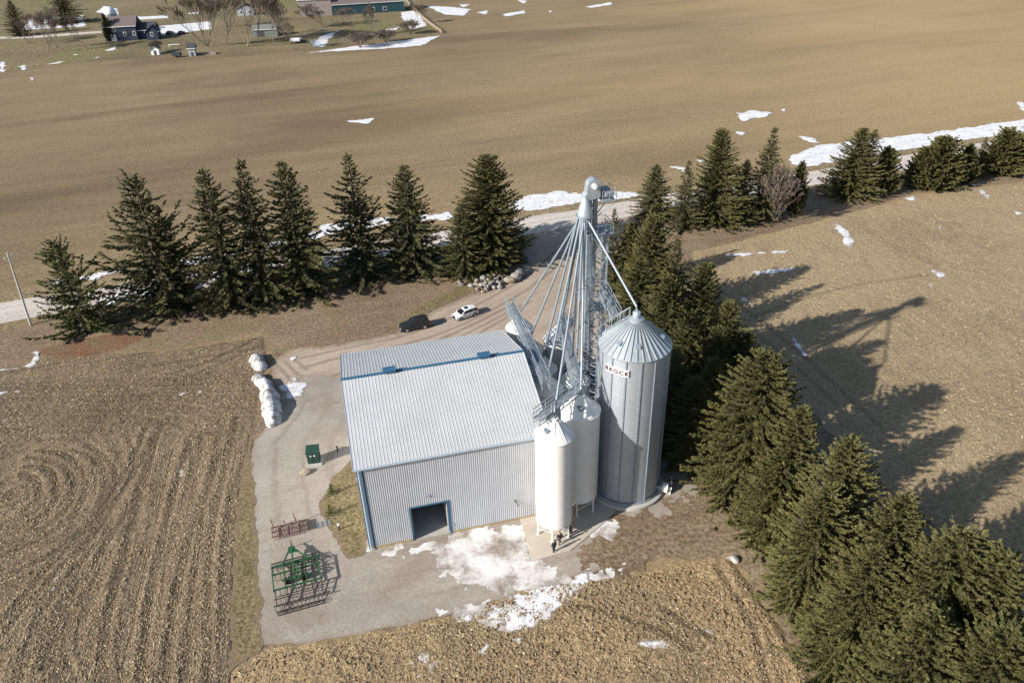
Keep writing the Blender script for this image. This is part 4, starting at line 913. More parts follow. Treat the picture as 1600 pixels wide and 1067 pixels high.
def kites(B, D, N, L, W, r):
    """thin leaf-like shapes: base B, direction D, side N"""
    T = B+D*L[:, None]; m = B+D*(L*.4)[:, None]
    return np.stack([B, m+N*W[:, None], T, m-N*W[:, None]], 1).reshape(-1, 3)
def norm(a): return a/np.maximum(np.linalg.norm(a, axis=1, keepdims=True), 1e-9)
def conifer(name, H, R, seed, mat, nwh=40, nbr=8, z0=.06, power=.85, twl=.8, tww=.11, dens=1.0, droop=.35, up=.15, gap=.0, jag=.25, kinks=0, shape=None, top=1.0):
    """crown mesh of needle sprays on drooping whorled branches, and a trunk mesh with the bare limbs"""
    r = np.random.default_rng(seed); BB, DD, NN, LL, WW, TO = [], [], [], [], [], []
    tr = MB(); lean = r.normal(0, .01, 2)
    ax = lambda z: np.array([lean[0]*z, lean[1]*z, z])
    tr.tube([tuple(ax(z)) for z in np.linspace(0, H*.97, 8)], [max(.02, H*.014*(1-z/H)**.8+.012) for z in np.linspace(0, H*.97, 8)], 8)
    lobes = r.uniform(0, 6.28, 3); amp = r.uniform(.04, .14, 3)
    for i in range(nwh):
        u = (i+r.uniform(-.3, .3))/nwh; u = min(max(u, 0), .995); z = H*(z0+(1-z0)*u**.92)
        if gap and r.uniform() < gap: continue
        prof = shape(u) if shape else (1-u)**power
        nb = max(4, int(nbr*(.6+.4*(1-u))))
        a0 = r.uniform(0, 6.28)
        for j in range(nb):
            a = a0+6.283*j/nb+r.normal(0, .2)
            L = R*(prof+.03)*(1+r.normal(0, jag))*(1+sum(amp[k]*math.sin((k+1)*a+lobes[k]) for k in range(3)))
            if L < .12: continue
            L = min(L, R*1.35)
            el = -droop*(1-u)+up*u*3.2+r.normal(0, .1)
            if kinks and r.uniform() < kinks: el += .55; L *= 1.25
            d = np.array([math.cos(a)*math.cos(el), math.sin(a)*math.cos(el), math.sin(el)])
            n_ = max(4, int(L/.34*dens*2)); s = np.sort(r.uniform(.12, 1.0, n_)); sag = .10*L*(1-u)
            P = ax(z)+d[None]*(s*L)[:, None]; P[:, 2] += -sag*np.sin(s*2.4)+ (.16*L*s**3)
            side = np.where(r.uniform(size=n_) < .5, -1, 1); pe = np.array([-math.sin(a), math.cos(a), 0])
            fw = .75+.5*s; dirs = norm(d[None]*fw[:, None]+pe[None]*(side*r.uniform(.3, 1.1, n_)*(1.15-s*.6))[:, None]+np.column_stack([r.normal(0, .27, n_), r.normal(0, .27, n_), r.normal(-.42*(1-u*.6), .42, n_)]))
            ll = twl*r.uniform(.6, 1.25, n_)*(1.15-.45*s)*(.55+.45*(1-u)); ll = np.minimum(ll, .25+L*.6)
            nn = norm(np.cross(dirs, np.column_stack([r.normal(0, .5, n_), r.normal(0, .5, n_), np.ones(n_)])))
            for q in range(2):
                BB.append(P); DD.append(dirs); NN.append(nn if q == 0 else np.cross(dirs, nn)); LL.append(ll); WW.append(tww*r.uniform(.7, 1.3, n_)*(1 if q == 0 else .75))
                TO.append(np.clip(.25+.45*s+r.normal(0, .17, n_), 0, 1))  # crown shade put into the tone: sprays darker towards the trunk
            if L > .8 and j % 2 == 0 and i % 2 == 0:
                tr.tube([tuple(ax(z)), tuple(ax(z)+d*L*.5), tuple(P[-1])], [.045+.012*L/2, .03, .012], 4, cap=False)
    n_ = int(10*top)                                # leader
    P = np.repeat(ax(H*.955)[None], n_, 0)+np.column_stack([np.zeros(n_), np.zeros(n_), r.uniform(0, H*.035, n_)]); a = r.uniform(0, 6.28, n_)
    dirs = norm(np.column_stack([np.cos(a)*.5, np.sin(a)*.5, r.uniform(.5, 1.6, n_)])); BB.append(P); DD.append(dirs); NN.append(norm(np.cross(dirs, r.normal(size=(n_, 3))))); LL.append(r.uniform(.3, .7, n_)); WW.append(np.full(n_, tww)); TO.append(r.uniform(.4, .9, n_))
    B, D, N, L, W, T = map(np.concatenate, (BB, DD, NN, LL, WW, TO))
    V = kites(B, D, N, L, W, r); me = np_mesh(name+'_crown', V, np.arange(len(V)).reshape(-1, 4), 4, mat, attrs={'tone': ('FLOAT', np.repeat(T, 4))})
    to = tr.build('trunk', M['bark']); tm = to.data; bpy.data.objects.remove(to)
    return me, tm, H, R
def bare(name, H, R, seed, lv=6, spread=.55, n0=1, mat=None):
    """leafless tree: trunk with limbs, crown of fine twigs"""
    r = random.Random(seed); tr = MB(); tw = MB()
    def grow(p, d, L, rad, k):
        q = p+d*L*.5+Vector((r.gauss(0, .06), r.gauss(0, .06), 0))*L; e = q+(d+Vector((r.gauss(0, .15), r.gauss(0, .15), .12))).normalized()*L*.5
        (tr if k < 3 else tw).tube([p, q, e], [max(rad, .035), max(rad*.85, .03), max(rad*.68, .025)], 5 if k < 3 else 3, cap=False)
        if k >= lv: return
        for i in range(r.choice((2, 3, 3)) if k else r.choice((3, 4))):
            a = r.uniform(0, 6.28); s = spread*r.uniform(.7, 1.3); dd = (d+Vector((math.cos(a)*s, math.sin(a)*s, r.uniform(-.05, .3)))).normalized()
            grow(p+(e-p)*r.uniform(.6, 1.0) if i else e, dd, L*r.uniform(.62, .8), rad*.62, k+1)
    for i in range(n0):
        d = Vector((r.gauss(0, .06 if n0 == 1 else .35), r.gauss(0, .06 if n0 == 1 else .35), 1)).normalized()
        grow(Vector((0, 0, 0)), d, H*(.30 if n0 == 1 else .34), H*.016 if n0 == 1 else H*.009, 0)
    a = tr.build('trunk', mat or M['greybark']); b = tw.build('crown', M['twig']); am, bm_ = a.data, b.data
    bpy.data.objects.remove(a); bpy.data.objects.remove(b); return bm_, am, H, R
col = lambda u: min(1, (1-u)**.55*1.05)*(1 if u > .05 else .85)
V_ = {}
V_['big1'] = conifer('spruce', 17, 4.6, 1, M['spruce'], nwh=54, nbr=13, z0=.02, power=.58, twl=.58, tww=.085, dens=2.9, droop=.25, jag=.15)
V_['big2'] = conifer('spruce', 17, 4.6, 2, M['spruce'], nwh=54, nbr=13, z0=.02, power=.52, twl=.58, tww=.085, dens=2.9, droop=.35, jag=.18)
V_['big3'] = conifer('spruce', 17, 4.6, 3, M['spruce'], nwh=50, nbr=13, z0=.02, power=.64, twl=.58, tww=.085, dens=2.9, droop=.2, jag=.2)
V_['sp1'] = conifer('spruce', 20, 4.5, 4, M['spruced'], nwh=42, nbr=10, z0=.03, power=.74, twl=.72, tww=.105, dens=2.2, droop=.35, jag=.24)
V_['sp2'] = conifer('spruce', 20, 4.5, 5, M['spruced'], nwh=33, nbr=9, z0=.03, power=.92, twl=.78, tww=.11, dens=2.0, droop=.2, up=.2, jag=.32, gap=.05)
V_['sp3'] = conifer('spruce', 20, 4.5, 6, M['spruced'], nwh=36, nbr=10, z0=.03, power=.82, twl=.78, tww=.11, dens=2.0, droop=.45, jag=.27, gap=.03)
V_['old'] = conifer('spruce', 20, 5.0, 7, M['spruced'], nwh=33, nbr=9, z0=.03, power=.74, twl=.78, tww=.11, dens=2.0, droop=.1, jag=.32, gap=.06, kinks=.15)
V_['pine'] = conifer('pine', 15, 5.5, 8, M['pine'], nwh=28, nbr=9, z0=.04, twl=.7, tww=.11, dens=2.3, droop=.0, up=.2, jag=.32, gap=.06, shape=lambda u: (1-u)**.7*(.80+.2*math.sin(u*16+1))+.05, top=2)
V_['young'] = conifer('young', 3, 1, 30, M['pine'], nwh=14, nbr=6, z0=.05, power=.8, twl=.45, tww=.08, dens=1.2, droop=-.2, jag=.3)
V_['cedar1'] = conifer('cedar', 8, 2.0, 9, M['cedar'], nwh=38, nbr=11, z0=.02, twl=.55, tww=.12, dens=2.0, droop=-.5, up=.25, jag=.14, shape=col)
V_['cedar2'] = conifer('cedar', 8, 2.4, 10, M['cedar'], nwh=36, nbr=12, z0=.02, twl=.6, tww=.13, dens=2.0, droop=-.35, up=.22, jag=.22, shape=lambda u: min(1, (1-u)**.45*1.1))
V_['bare1'] = bare('bare', 13, 5, 21, spread=.36, n0=2); V_['bare2'] = bare('bare', 14, 5, 22, spread=.32, n0=3); V_['bare3'] = bare('bare', 12, 5, 26, spread=.45, n0=2); V_['bush'] = bare('bush', 6, 4, 24, lv=5, spread=.6, n0=9, mat=M['twig'])
proto_used = {}
def tree(kind, name, loc, H, Rw, label, cat, group, rz=None):
    cm, tm, h0, r0 = V_[kind]; t = empty(name, loc, random.uniform(0, 6.28) if rz is None else rz, label, cat, group)
    t.scale = (Rw/r0, Rw/r0, H/h0)
    link('crown', cm, t); link('trunk', tm, t); return t
def px_tree(kind, name, tip, by, wpx, label, cat='spruce tree', group=None, rz=None):
    g, H = by_base(tip, by-.15*wpx*(1 if kind[:3] in ('sp1', 'sp2', 'sp3', 'old', 'big', 'pin') else .3)); s = F/PX(g+np.array([0, 0, H*.25]))[1]
    return tree(kind, name, g, H, wpx/2/s, label, cat, group, rz)
def h_tree(kind, name, tip, H, wpx, label, cat='spruce tree', group=None, rz=None):
    g = base_for(tip, H); s = F/PX(g+np.array([0, 0, H*.25]))[1]
    return tree(kind, name, g, H, wpx/2/s, label, cat, group, rz)
GA = 'spruces in the row along the roadside'
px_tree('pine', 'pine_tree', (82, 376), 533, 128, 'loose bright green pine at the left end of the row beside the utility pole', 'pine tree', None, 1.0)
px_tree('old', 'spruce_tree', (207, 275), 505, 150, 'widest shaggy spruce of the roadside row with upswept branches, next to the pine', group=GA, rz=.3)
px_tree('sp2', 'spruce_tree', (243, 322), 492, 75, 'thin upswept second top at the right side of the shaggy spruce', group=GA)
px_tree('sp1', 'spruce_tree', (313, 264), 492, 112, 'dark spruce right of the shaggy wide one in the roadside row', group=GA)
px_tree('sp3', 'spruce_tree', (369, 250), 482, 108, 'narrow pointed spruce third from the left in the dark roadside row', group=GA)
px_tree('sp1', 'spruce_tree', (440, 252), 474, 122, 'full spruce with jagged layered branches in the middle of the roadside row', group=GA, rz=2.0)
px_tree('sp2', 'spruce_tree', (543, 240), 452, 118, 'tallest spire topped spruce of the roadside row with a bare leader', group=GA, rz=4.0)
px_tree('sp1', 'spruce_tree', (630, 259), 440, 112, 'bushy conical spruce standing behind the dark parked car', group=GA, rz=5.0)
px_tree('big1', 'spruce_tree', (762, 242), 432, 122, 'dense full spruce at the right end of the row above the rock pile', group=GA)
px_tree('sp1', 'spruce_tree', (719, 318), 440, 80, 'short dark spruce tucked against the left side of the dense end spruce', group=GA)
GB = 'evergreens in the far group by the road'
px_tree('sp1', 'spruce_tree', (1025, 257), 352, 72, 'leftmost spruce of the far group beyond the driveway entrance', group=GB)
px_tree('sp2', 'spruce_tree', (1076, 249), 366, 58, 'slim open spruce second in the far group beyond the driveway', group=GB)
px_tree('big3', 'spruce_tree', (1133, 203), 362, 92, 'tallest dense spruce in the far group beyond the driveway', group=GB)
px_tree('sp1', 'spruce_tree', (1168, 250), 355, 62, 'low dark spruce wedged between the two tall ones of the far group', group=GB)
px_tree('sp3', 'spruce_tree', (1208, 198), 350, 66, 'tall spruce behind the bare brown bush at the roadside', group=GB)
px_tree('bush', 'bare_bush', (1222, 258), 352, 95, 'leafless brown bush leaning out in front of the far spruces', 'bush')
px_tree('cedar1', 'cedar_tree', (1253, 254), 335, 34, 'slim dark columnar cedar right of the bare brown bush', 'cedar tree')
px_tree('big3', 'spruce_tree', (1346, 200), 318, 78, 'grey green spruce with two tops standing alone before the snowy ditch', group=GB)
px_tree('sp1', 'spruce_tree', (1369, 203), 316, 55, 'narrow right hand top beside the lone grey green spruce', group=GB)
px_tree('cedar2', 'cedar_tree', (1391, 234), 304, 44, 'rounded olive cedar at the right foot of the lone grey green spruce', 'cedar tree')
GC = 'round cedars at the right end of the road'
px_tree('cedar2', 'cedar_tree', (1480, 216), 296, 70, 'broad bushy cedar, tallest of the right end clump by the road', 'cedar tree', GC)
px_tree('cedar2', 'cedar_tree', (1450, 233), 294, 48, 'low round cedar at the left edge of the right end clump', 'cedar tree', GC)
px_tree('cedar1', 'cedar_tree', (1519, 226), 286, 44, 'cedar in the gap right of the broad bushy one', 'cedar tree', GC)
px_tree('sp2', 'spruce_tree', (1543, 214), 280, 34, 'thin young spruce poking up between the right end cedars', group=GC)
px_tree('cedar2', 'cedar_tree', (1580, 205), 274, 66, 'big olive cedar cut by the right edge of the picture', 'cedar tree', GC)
px_tree('cedar1', 'cedar_tree', (1606, 208), 270, 52, 'cedar at the very edge, half outside the picture', 'cedar tree', GC)
GD = 'spruces in the windbreak right of the bins'
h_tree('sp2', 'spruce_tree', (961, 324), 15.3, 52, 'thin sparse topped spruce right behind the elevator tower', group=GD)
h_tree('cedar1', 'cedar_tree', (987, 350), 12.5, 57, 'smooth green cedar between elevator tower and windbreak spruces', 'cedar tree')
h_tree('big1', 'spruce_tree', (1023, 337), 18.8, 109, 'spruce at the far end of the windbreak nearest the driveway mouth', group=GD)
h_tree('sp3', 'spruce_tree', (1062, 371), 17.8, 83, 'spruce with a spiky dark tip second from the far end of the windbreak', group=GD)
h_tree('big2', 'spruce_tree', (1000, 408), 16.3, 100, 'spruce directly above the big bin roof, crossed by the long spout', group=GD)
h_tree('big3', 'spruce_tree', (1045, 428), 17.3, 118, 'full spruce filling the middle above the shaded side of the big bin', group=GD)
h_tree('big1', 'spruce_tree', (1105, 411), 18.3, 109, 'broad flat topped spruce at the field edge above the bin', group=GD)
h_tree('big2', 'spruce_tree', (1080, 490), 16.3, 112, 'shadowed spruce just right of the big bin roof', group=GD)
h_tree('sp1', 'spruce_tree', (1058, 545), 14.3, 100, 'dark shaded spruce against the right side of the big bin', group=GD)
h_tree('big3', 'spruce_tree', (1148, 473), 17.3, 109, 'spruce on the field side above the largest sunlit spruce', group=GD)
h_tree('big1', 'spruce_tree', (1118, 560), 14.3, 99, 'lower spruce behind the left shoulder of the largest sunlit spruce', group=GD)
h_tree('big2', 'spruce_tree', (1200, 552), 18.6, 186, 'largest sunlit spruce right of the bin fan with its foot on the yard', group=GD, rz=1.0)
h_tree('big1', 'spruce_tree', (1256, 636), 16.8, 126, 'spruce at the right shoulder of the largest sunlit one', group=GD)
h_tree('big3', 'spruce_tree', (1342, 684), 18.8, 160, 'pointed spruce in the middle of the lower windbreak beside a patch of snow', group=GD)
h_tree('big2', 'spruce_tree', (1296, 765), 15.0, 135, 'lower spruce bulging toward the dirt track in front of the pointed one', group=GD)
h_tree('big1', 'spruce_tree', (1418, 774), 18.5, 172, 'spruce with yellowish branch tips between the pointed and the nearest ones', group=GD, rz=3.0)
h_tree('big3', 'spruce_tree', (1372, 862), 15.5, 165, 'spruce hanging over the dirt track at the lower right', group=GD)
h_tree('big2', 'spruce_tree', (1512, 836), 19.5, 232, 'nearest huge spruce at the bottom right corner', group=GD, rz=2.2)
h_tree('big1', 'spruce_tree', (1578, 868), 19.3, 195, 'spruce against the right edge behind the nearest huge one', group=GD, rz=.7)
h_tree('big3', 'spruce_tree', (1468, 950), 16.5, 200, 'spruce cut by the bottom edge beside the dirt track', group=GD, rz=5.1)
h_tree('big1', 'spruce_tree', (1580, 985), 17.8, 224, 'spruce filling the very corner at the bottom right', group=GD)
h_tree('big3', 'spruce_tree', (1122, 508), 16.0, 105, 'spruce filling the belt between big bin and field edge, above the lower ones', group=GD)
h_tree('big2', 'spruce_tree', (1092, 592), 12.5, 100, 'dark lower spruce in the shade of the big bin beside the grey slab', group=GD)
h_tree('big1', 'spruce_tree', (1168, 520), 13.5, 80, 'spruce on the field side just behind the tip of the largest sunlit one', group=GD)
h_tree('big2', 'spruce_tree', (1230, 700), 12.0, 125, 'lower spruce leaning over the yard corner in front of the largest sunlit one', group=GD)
# saplings on the grass by the barn
for p, H, lb in (((519, 772), 1.5, 'tiny green sapling on the grass beside the barn, nearer the green cabinet'), ((517, 805), 1.6, 'tiny green sapling on the grass beside the barn, nearer the red harrow')):
    tree('young', 'sapling', G(*p), H, .5, lb, 'sapling', 'saplings by the barn')
# ================================================================== VEHICLES
M['glass'] = simple('tinted_glass', (.012, .015, .02), .08, var=.05, spec=.6)
M['tyre'] = simple('tyre_rubber', (.015, .015, .015), .85)
M['rim'] = simple('alloy_rim', (.42, .43, .45), .35, .6)
M['lamp'] = simple('clear_lamp', (.62, .65, .68), .15, spec=.6)
M['redlamp'] = simple('red_tail_lamp', (.30, .012, .012), .2, spec=.6)
M['bdark'] = simple('dark_grey_car_paint', (.030, .033, .034), .25, .3, var=.08, spec=.6)
M['bwhite'] = simple('white_car_paint', (.74, .75, .77), .25, var=.03, spec=.6)
M['plastic'] = simple('black_bumper_plastic', (.03, .03, .032), .6)
def car(loc, yaw, label, paint, L, W, prof, belt, roof, wb, rw, name='parked_car', sunroof=False, kind='car'):
    """prof: lower body top line (x,z); belt height; roof: list (x,z) of roof line; x forward"""
    t = empty(name, loc, yaw, label, kind, 'cars parked on the driveway')
    xs = [p[0] for p in prof]; hw = W/2
    def taper(x): u = abs(x)/(L/2); return hw*(1-.10*max(0, (u-.62)/.38)**2)
    mb = MB(); vs = []; fs = []; n = len(prof)
    for x, z in prof:
        w_ = taper(x); e = .34 if abs(x) > L/2-.05 else .24
        vs += [(x, -w_*.93, e), (x, -w_, .55), (x, -w_*.985, z-.16), (x, -w_*.88, z), (x, 0, z+.035), (x, w_*.88, z), (x, w_*.985, z-.16), (x, w_, .55), (x, w_*.93, e)]
    for i in range(n-1):
        for k in range(8): fs.append((i*9+k, i*9+k+1, (i+1)*9+k+1, (i+1)*9+k))
        fs.append((i*9+8, i*9, (i+1)*9, (i+1)*9+8))
    fs += [tuple(range(9)), tuple(range((n-1)*9+8, (n-1)*9-1, -1))]
    mb.add(vs, fs); body = mb.build('body', paint, t, auto=R_(35))
    # cabin: pillars and roof in paint, glass panels proud of it
    bx0, bx1 = roof[0][0], roof[-1][0]; mb = MB(); vs = []; fs = []; n = len(roof)
    for x, z in roof:
        q = 1.0 if z <= belt+.01 else .80; w_ = taper(x)*.90*(q if z > belt+.01 else 1)
        wr = taper(x)*.76 if z > belt+.01 else w_
        vs += [(x, -taper(x)*.90, belt-.06), (x, -wr, max(z-.04, belt-.05)), (x, -wr*.86, z+.0), (x, 0, z+.03), (x, wr*.86, z), (x, wr, max(z-.04, belt-.05)), (x, taper(x)*.90, belt-.06)]
    for i in range(n-1):
        for k in range(6): fs.append((i*7+k, i*7+k+1, (i+1)*7+k+1, (i+1)*7+k))
    fs += [tuple(range(7)), tuple(range((n-1)*7+6, (n-1)*7-1, -1))]
    mb.add(vs, fs); cab = mb.build('cabin', paint, t, auto=R_(35))
    f0, f1 = roof[-1], roof[-2]; r0, r1 = roof[0], roof[1]
    def pane(name, pts, off):
        m = MB(); a, b, c, d = [Vector(p) for p in pts]; nn = (b-a).cross(d-a).normalized()*off
        m.add([a+nn, b+nn, c+nn, d+nn, a-nn*.5, b-nn*.5, c-nn*.5, d-nn*.5], [(0, 1, 2, 3), (7, 6, 5, 4), (0, 4, 5, 1), (1, 5, 6, 2), (2, 6, 7, 3), (3, 7, 4, 0)]); return m.build(name, M['glass'], cab)
    def lerp(a, b, u): return tuple(a[i]+(b[i]-a[i])*u for i in range(len(a)))
    a, b = lerp(f0, f1, .10), lerp(f0, f1, .92); wa, wb_ = taper(a[0])*.80, taper(b[0])*.66
    pane('windscreen', [(a[0], -wa, a[1]), (a[0], wa, a[1]), (b[0], wb_, b[1]), (b[0], -wb_, b[1])], .03)
    a, b = lerp(r0, r1, .25), lerp(r0, r1, .9); wa, wb_ = taper(a[0])*.74, taper(b[0])*.62
    pane('rear_window', [(a[0], wa, a[1]), (a[0], -wa, a[1]), (b[0], -wb_, b[1]), (b[0], wb_, b[1])], .03)
    zt_ = max(z for x, z in roof)-.12; zb = belt+.05
    cuts = np.linspace(r1[0]-.35, f1[0]+.45, 4)
    for s in (-1, 1):
        for i in range(3):
            x0, x1 = cuts[i]+.05, cuts[i+1]-.05; sh = -.32 if i == 2 else 0
            w0 = lambda x, z: s*(taper(x)*(.90+(.76-.90)*(z-belt)/(zt_+.08-belt))+.004)
            pts = [(x0, w0(x0, zb), zb), (x1, w0(x1, zb), zb), (x1+sh, w0(x1, zt_), zt_), (x0+(.22 if i == 0 else 0), w0(x0, zt_), zt_)]
            pane('side_window', pts if s < 0 else pts[::-1], .02)
    for sx in (-1, 1):
        for s in (-1, 1):
            c = (sx*wb/2, s*(hw-.11), rw); wl_ = MB(); wl_.tube([(c[0], c[1]-.11, rw), (c[0], c[1]+.11, rw)], rw, 20); wo = wl_.build('wheel', M['tyre'], t, bevel=.03, auto=R_(40))
            m = MB(); m.tube([(c[0], c[1]+s*.085, rw), (c[0], c[1]+s*.125, rw)], [rw*.66, rw*.6], 16)
            m.tube([(c[0], c[1]+s*.12, rw), (c[0], c[1]+s*.135, rw)], rw*.2, 10); m.build('rim', M['rim'], wo)
            m = MB(); m.tube([(c[0], s*(hw-.03), rw+.02), (c[0], s*(hw+.012), rw+.02)], rw*1.17, 20); m.build('wheel_arch', M['plastic'], t)
    xf, xr = xs[-1], xs[0]
    for s in (-1, 1):
        m = MB(); m.box((xf-.32, s*hw*.70-.17, .66), (xf-.01, s*hw*.70+.17, .84)); m.build('headlight', M['lamp'], t, bevel=.03)
        m = MB(); m.box((xr-.02, s*hw*.78-.13, .78), (xr+.14, s*hw*.78+.13, 1.10)); m.build('tail_light', M['redlamp'], t, bevel=.02)
        m = MB(); m.box((f0[0]-.35, s*(hw+.02)-.10, belt+.0), (f0[0]-.18, s*(hw+.02)+.10, belt+.16)); m.build('wing_mirror', paint, t, bevel=.04)
    m = MB(); m.box((xf-.06, -hw*.5, .50), (xf+.03, hw*.5, .80)); m.build('grille', M['plastic'], t, bevel=.02)
    m = MB(); m.box((xf-.12, -hw*.80, .26), (xf+.05, hw*.80, .44)); m.build('front_bumper', M['plastic'] if kind == 'car' else M['rim'], t, bevel=.04)
    m = MB(); m.box((xr-.05, -hw*.80, .28), (xr+.12, hw*.80, .48)); m.build('rear_bumper', M['plastic'], t, bevel=.04)
    if sunroof:
        x = (roof[-2][0]); m = MB(); z = max(z for _, z in roof); m.box((x-.85, -.36, z+.0), (x-.2, .36, z+.045)); m.build('sunroof', M['glass'], cab)
    else:
        m = MB(); z = max(z for _, z in roof)
        for s in (-1, 1): m.bar((roof[1][0]+.2, s*hw*.62, z+.05), (roof[-2][0]-.2, s*hw*.62, z+.05), .04)
        m.build('roof_rails', M['plastic'], cab)
    return t
a = (G(635, 520)+G(665.5, 514))/2; v = G(635, 520)-G(665.5, 514); yaw = math.atan2(v[1], v[0])
nrm = np.array([-math.sin(yaw), math.cos(yaw), 0]); side = -1 if nrm[1] > 0 else 1
car(a+nrm*(-side)*.9, yaw, 'dark grey sport utility vehicle parked on the driveway ahead of the white one', M['bdark'], 4.95, 1.98,
    [(-2.47, .86), (-2.35, 1.02), (-1.3, 1.08), (.3, 1.08), (.95, 1.08), (1.6, 1.07), (2.15, 1.0), (2.42, .86), (2.48, .6)], 1.05,
    [(-2.40, 1.04), (-2.08, 1.74), (-1.4, 1.80), (-.2, 1.80), (.35, 1.72), (1.12, 1.05)], 2.92, .39, kind='sport utility')
a = (G(720.5, 501.5)+G(742, 494))/2; v = G(720.5, 501.5)-G(742, 494); yaw = math.atan2(v[1], v[0])
nrm = np.array([-math.sin(yaw), math.cos(yaw), 0]); side = -1 if nrm[1] > 0 else 1
car(a+nrm*(-side)*.82, yaw, 'white hatchback with a dark sunroof parked behind the dark grey vehicle', M['bwhite'], 4.25, 1.78,
    [(-2.12, .80), (-2.0, .98), (-1.2, 1.02), (.2, 1.0), (.9, .98), (1.5, .92), (1.95, .76), (2.12, .55)], .98,
    [(-2.05, .98), (-1.72, 1.50), (-1.0, 1.58), (-.1, 1.57), (.35, 1.48), (1.28, .96)], 2.6, .33, sunroof=True)

# ================================================================== PEOPLE
def skinned(name, joints, edges, parent, mat, sub=1):
    me = bpy.data.meshes.new(name); me.from_pydata([j[0] for j in joints], edges, []); o = link(name, me, parent)
    md = o.modifiers.new('skin', 'SKIN'); sv = me.skin_vertices[0].data if me.skin_vertices else None
    if sv is None:
        bm = bmesh.new(); bm.from_mesh(me); bm.verts.layers.skin.verify(); bm.to_mesh(me); bm.free(); sv = me.skin_vertices[0].data
    for i, j in enumerate(joints):
        sv[i].radius = (j[1], j[2] if len(j) > 2 else j[1]); sv[i].use_root = (i == 0)
    md.use_smooth_shade = True; o.modifiers.new('sub', 'SUBSURF').levels = sub; o.modifiers['sub'].render_levels = sub
    bpy.context.view_layer.update(); dg = bpy.context.evaluated_depsgraph_get()
    m2 = bpy.data.meshes.new_from_object(o.evaluated_get(dg)); m2.materials.clear(); m2.materials.append(mat); o.modifiers.clear(); o.data = m2
    for p in m2.polygons: p.use_smooth = True
    return o
M['skin'] = simple('skin', (.42, .26, .19), .6, var=.06)
M['hair'] = simple('dark_hair', (.035, .025, .02), .7); M['greyhair'] = simple('grey_hair', (.25, .24, .23), .7)
M['coatblue'] = simple('slate_blue_coat', (.035, .055, .075), .85, var=.2, scale=6); M['coatnavy'] = simple('navy_jacket', (.022, .022, .045), .85, var=.2, scale=6)
M['trgrey'] = simple('grey_trousers', (.10, .095, .09), .9, var=.2, scale=6); M['trdark'] = simple('dark_trousers', (.02, .022, .028), .9, var=.2, scale=6); M['shoe'] = simple('dark_shoes', (.02, .018, .016), .7); M['paper'] = simple('white_paper', (.8, .8, .8), .8)
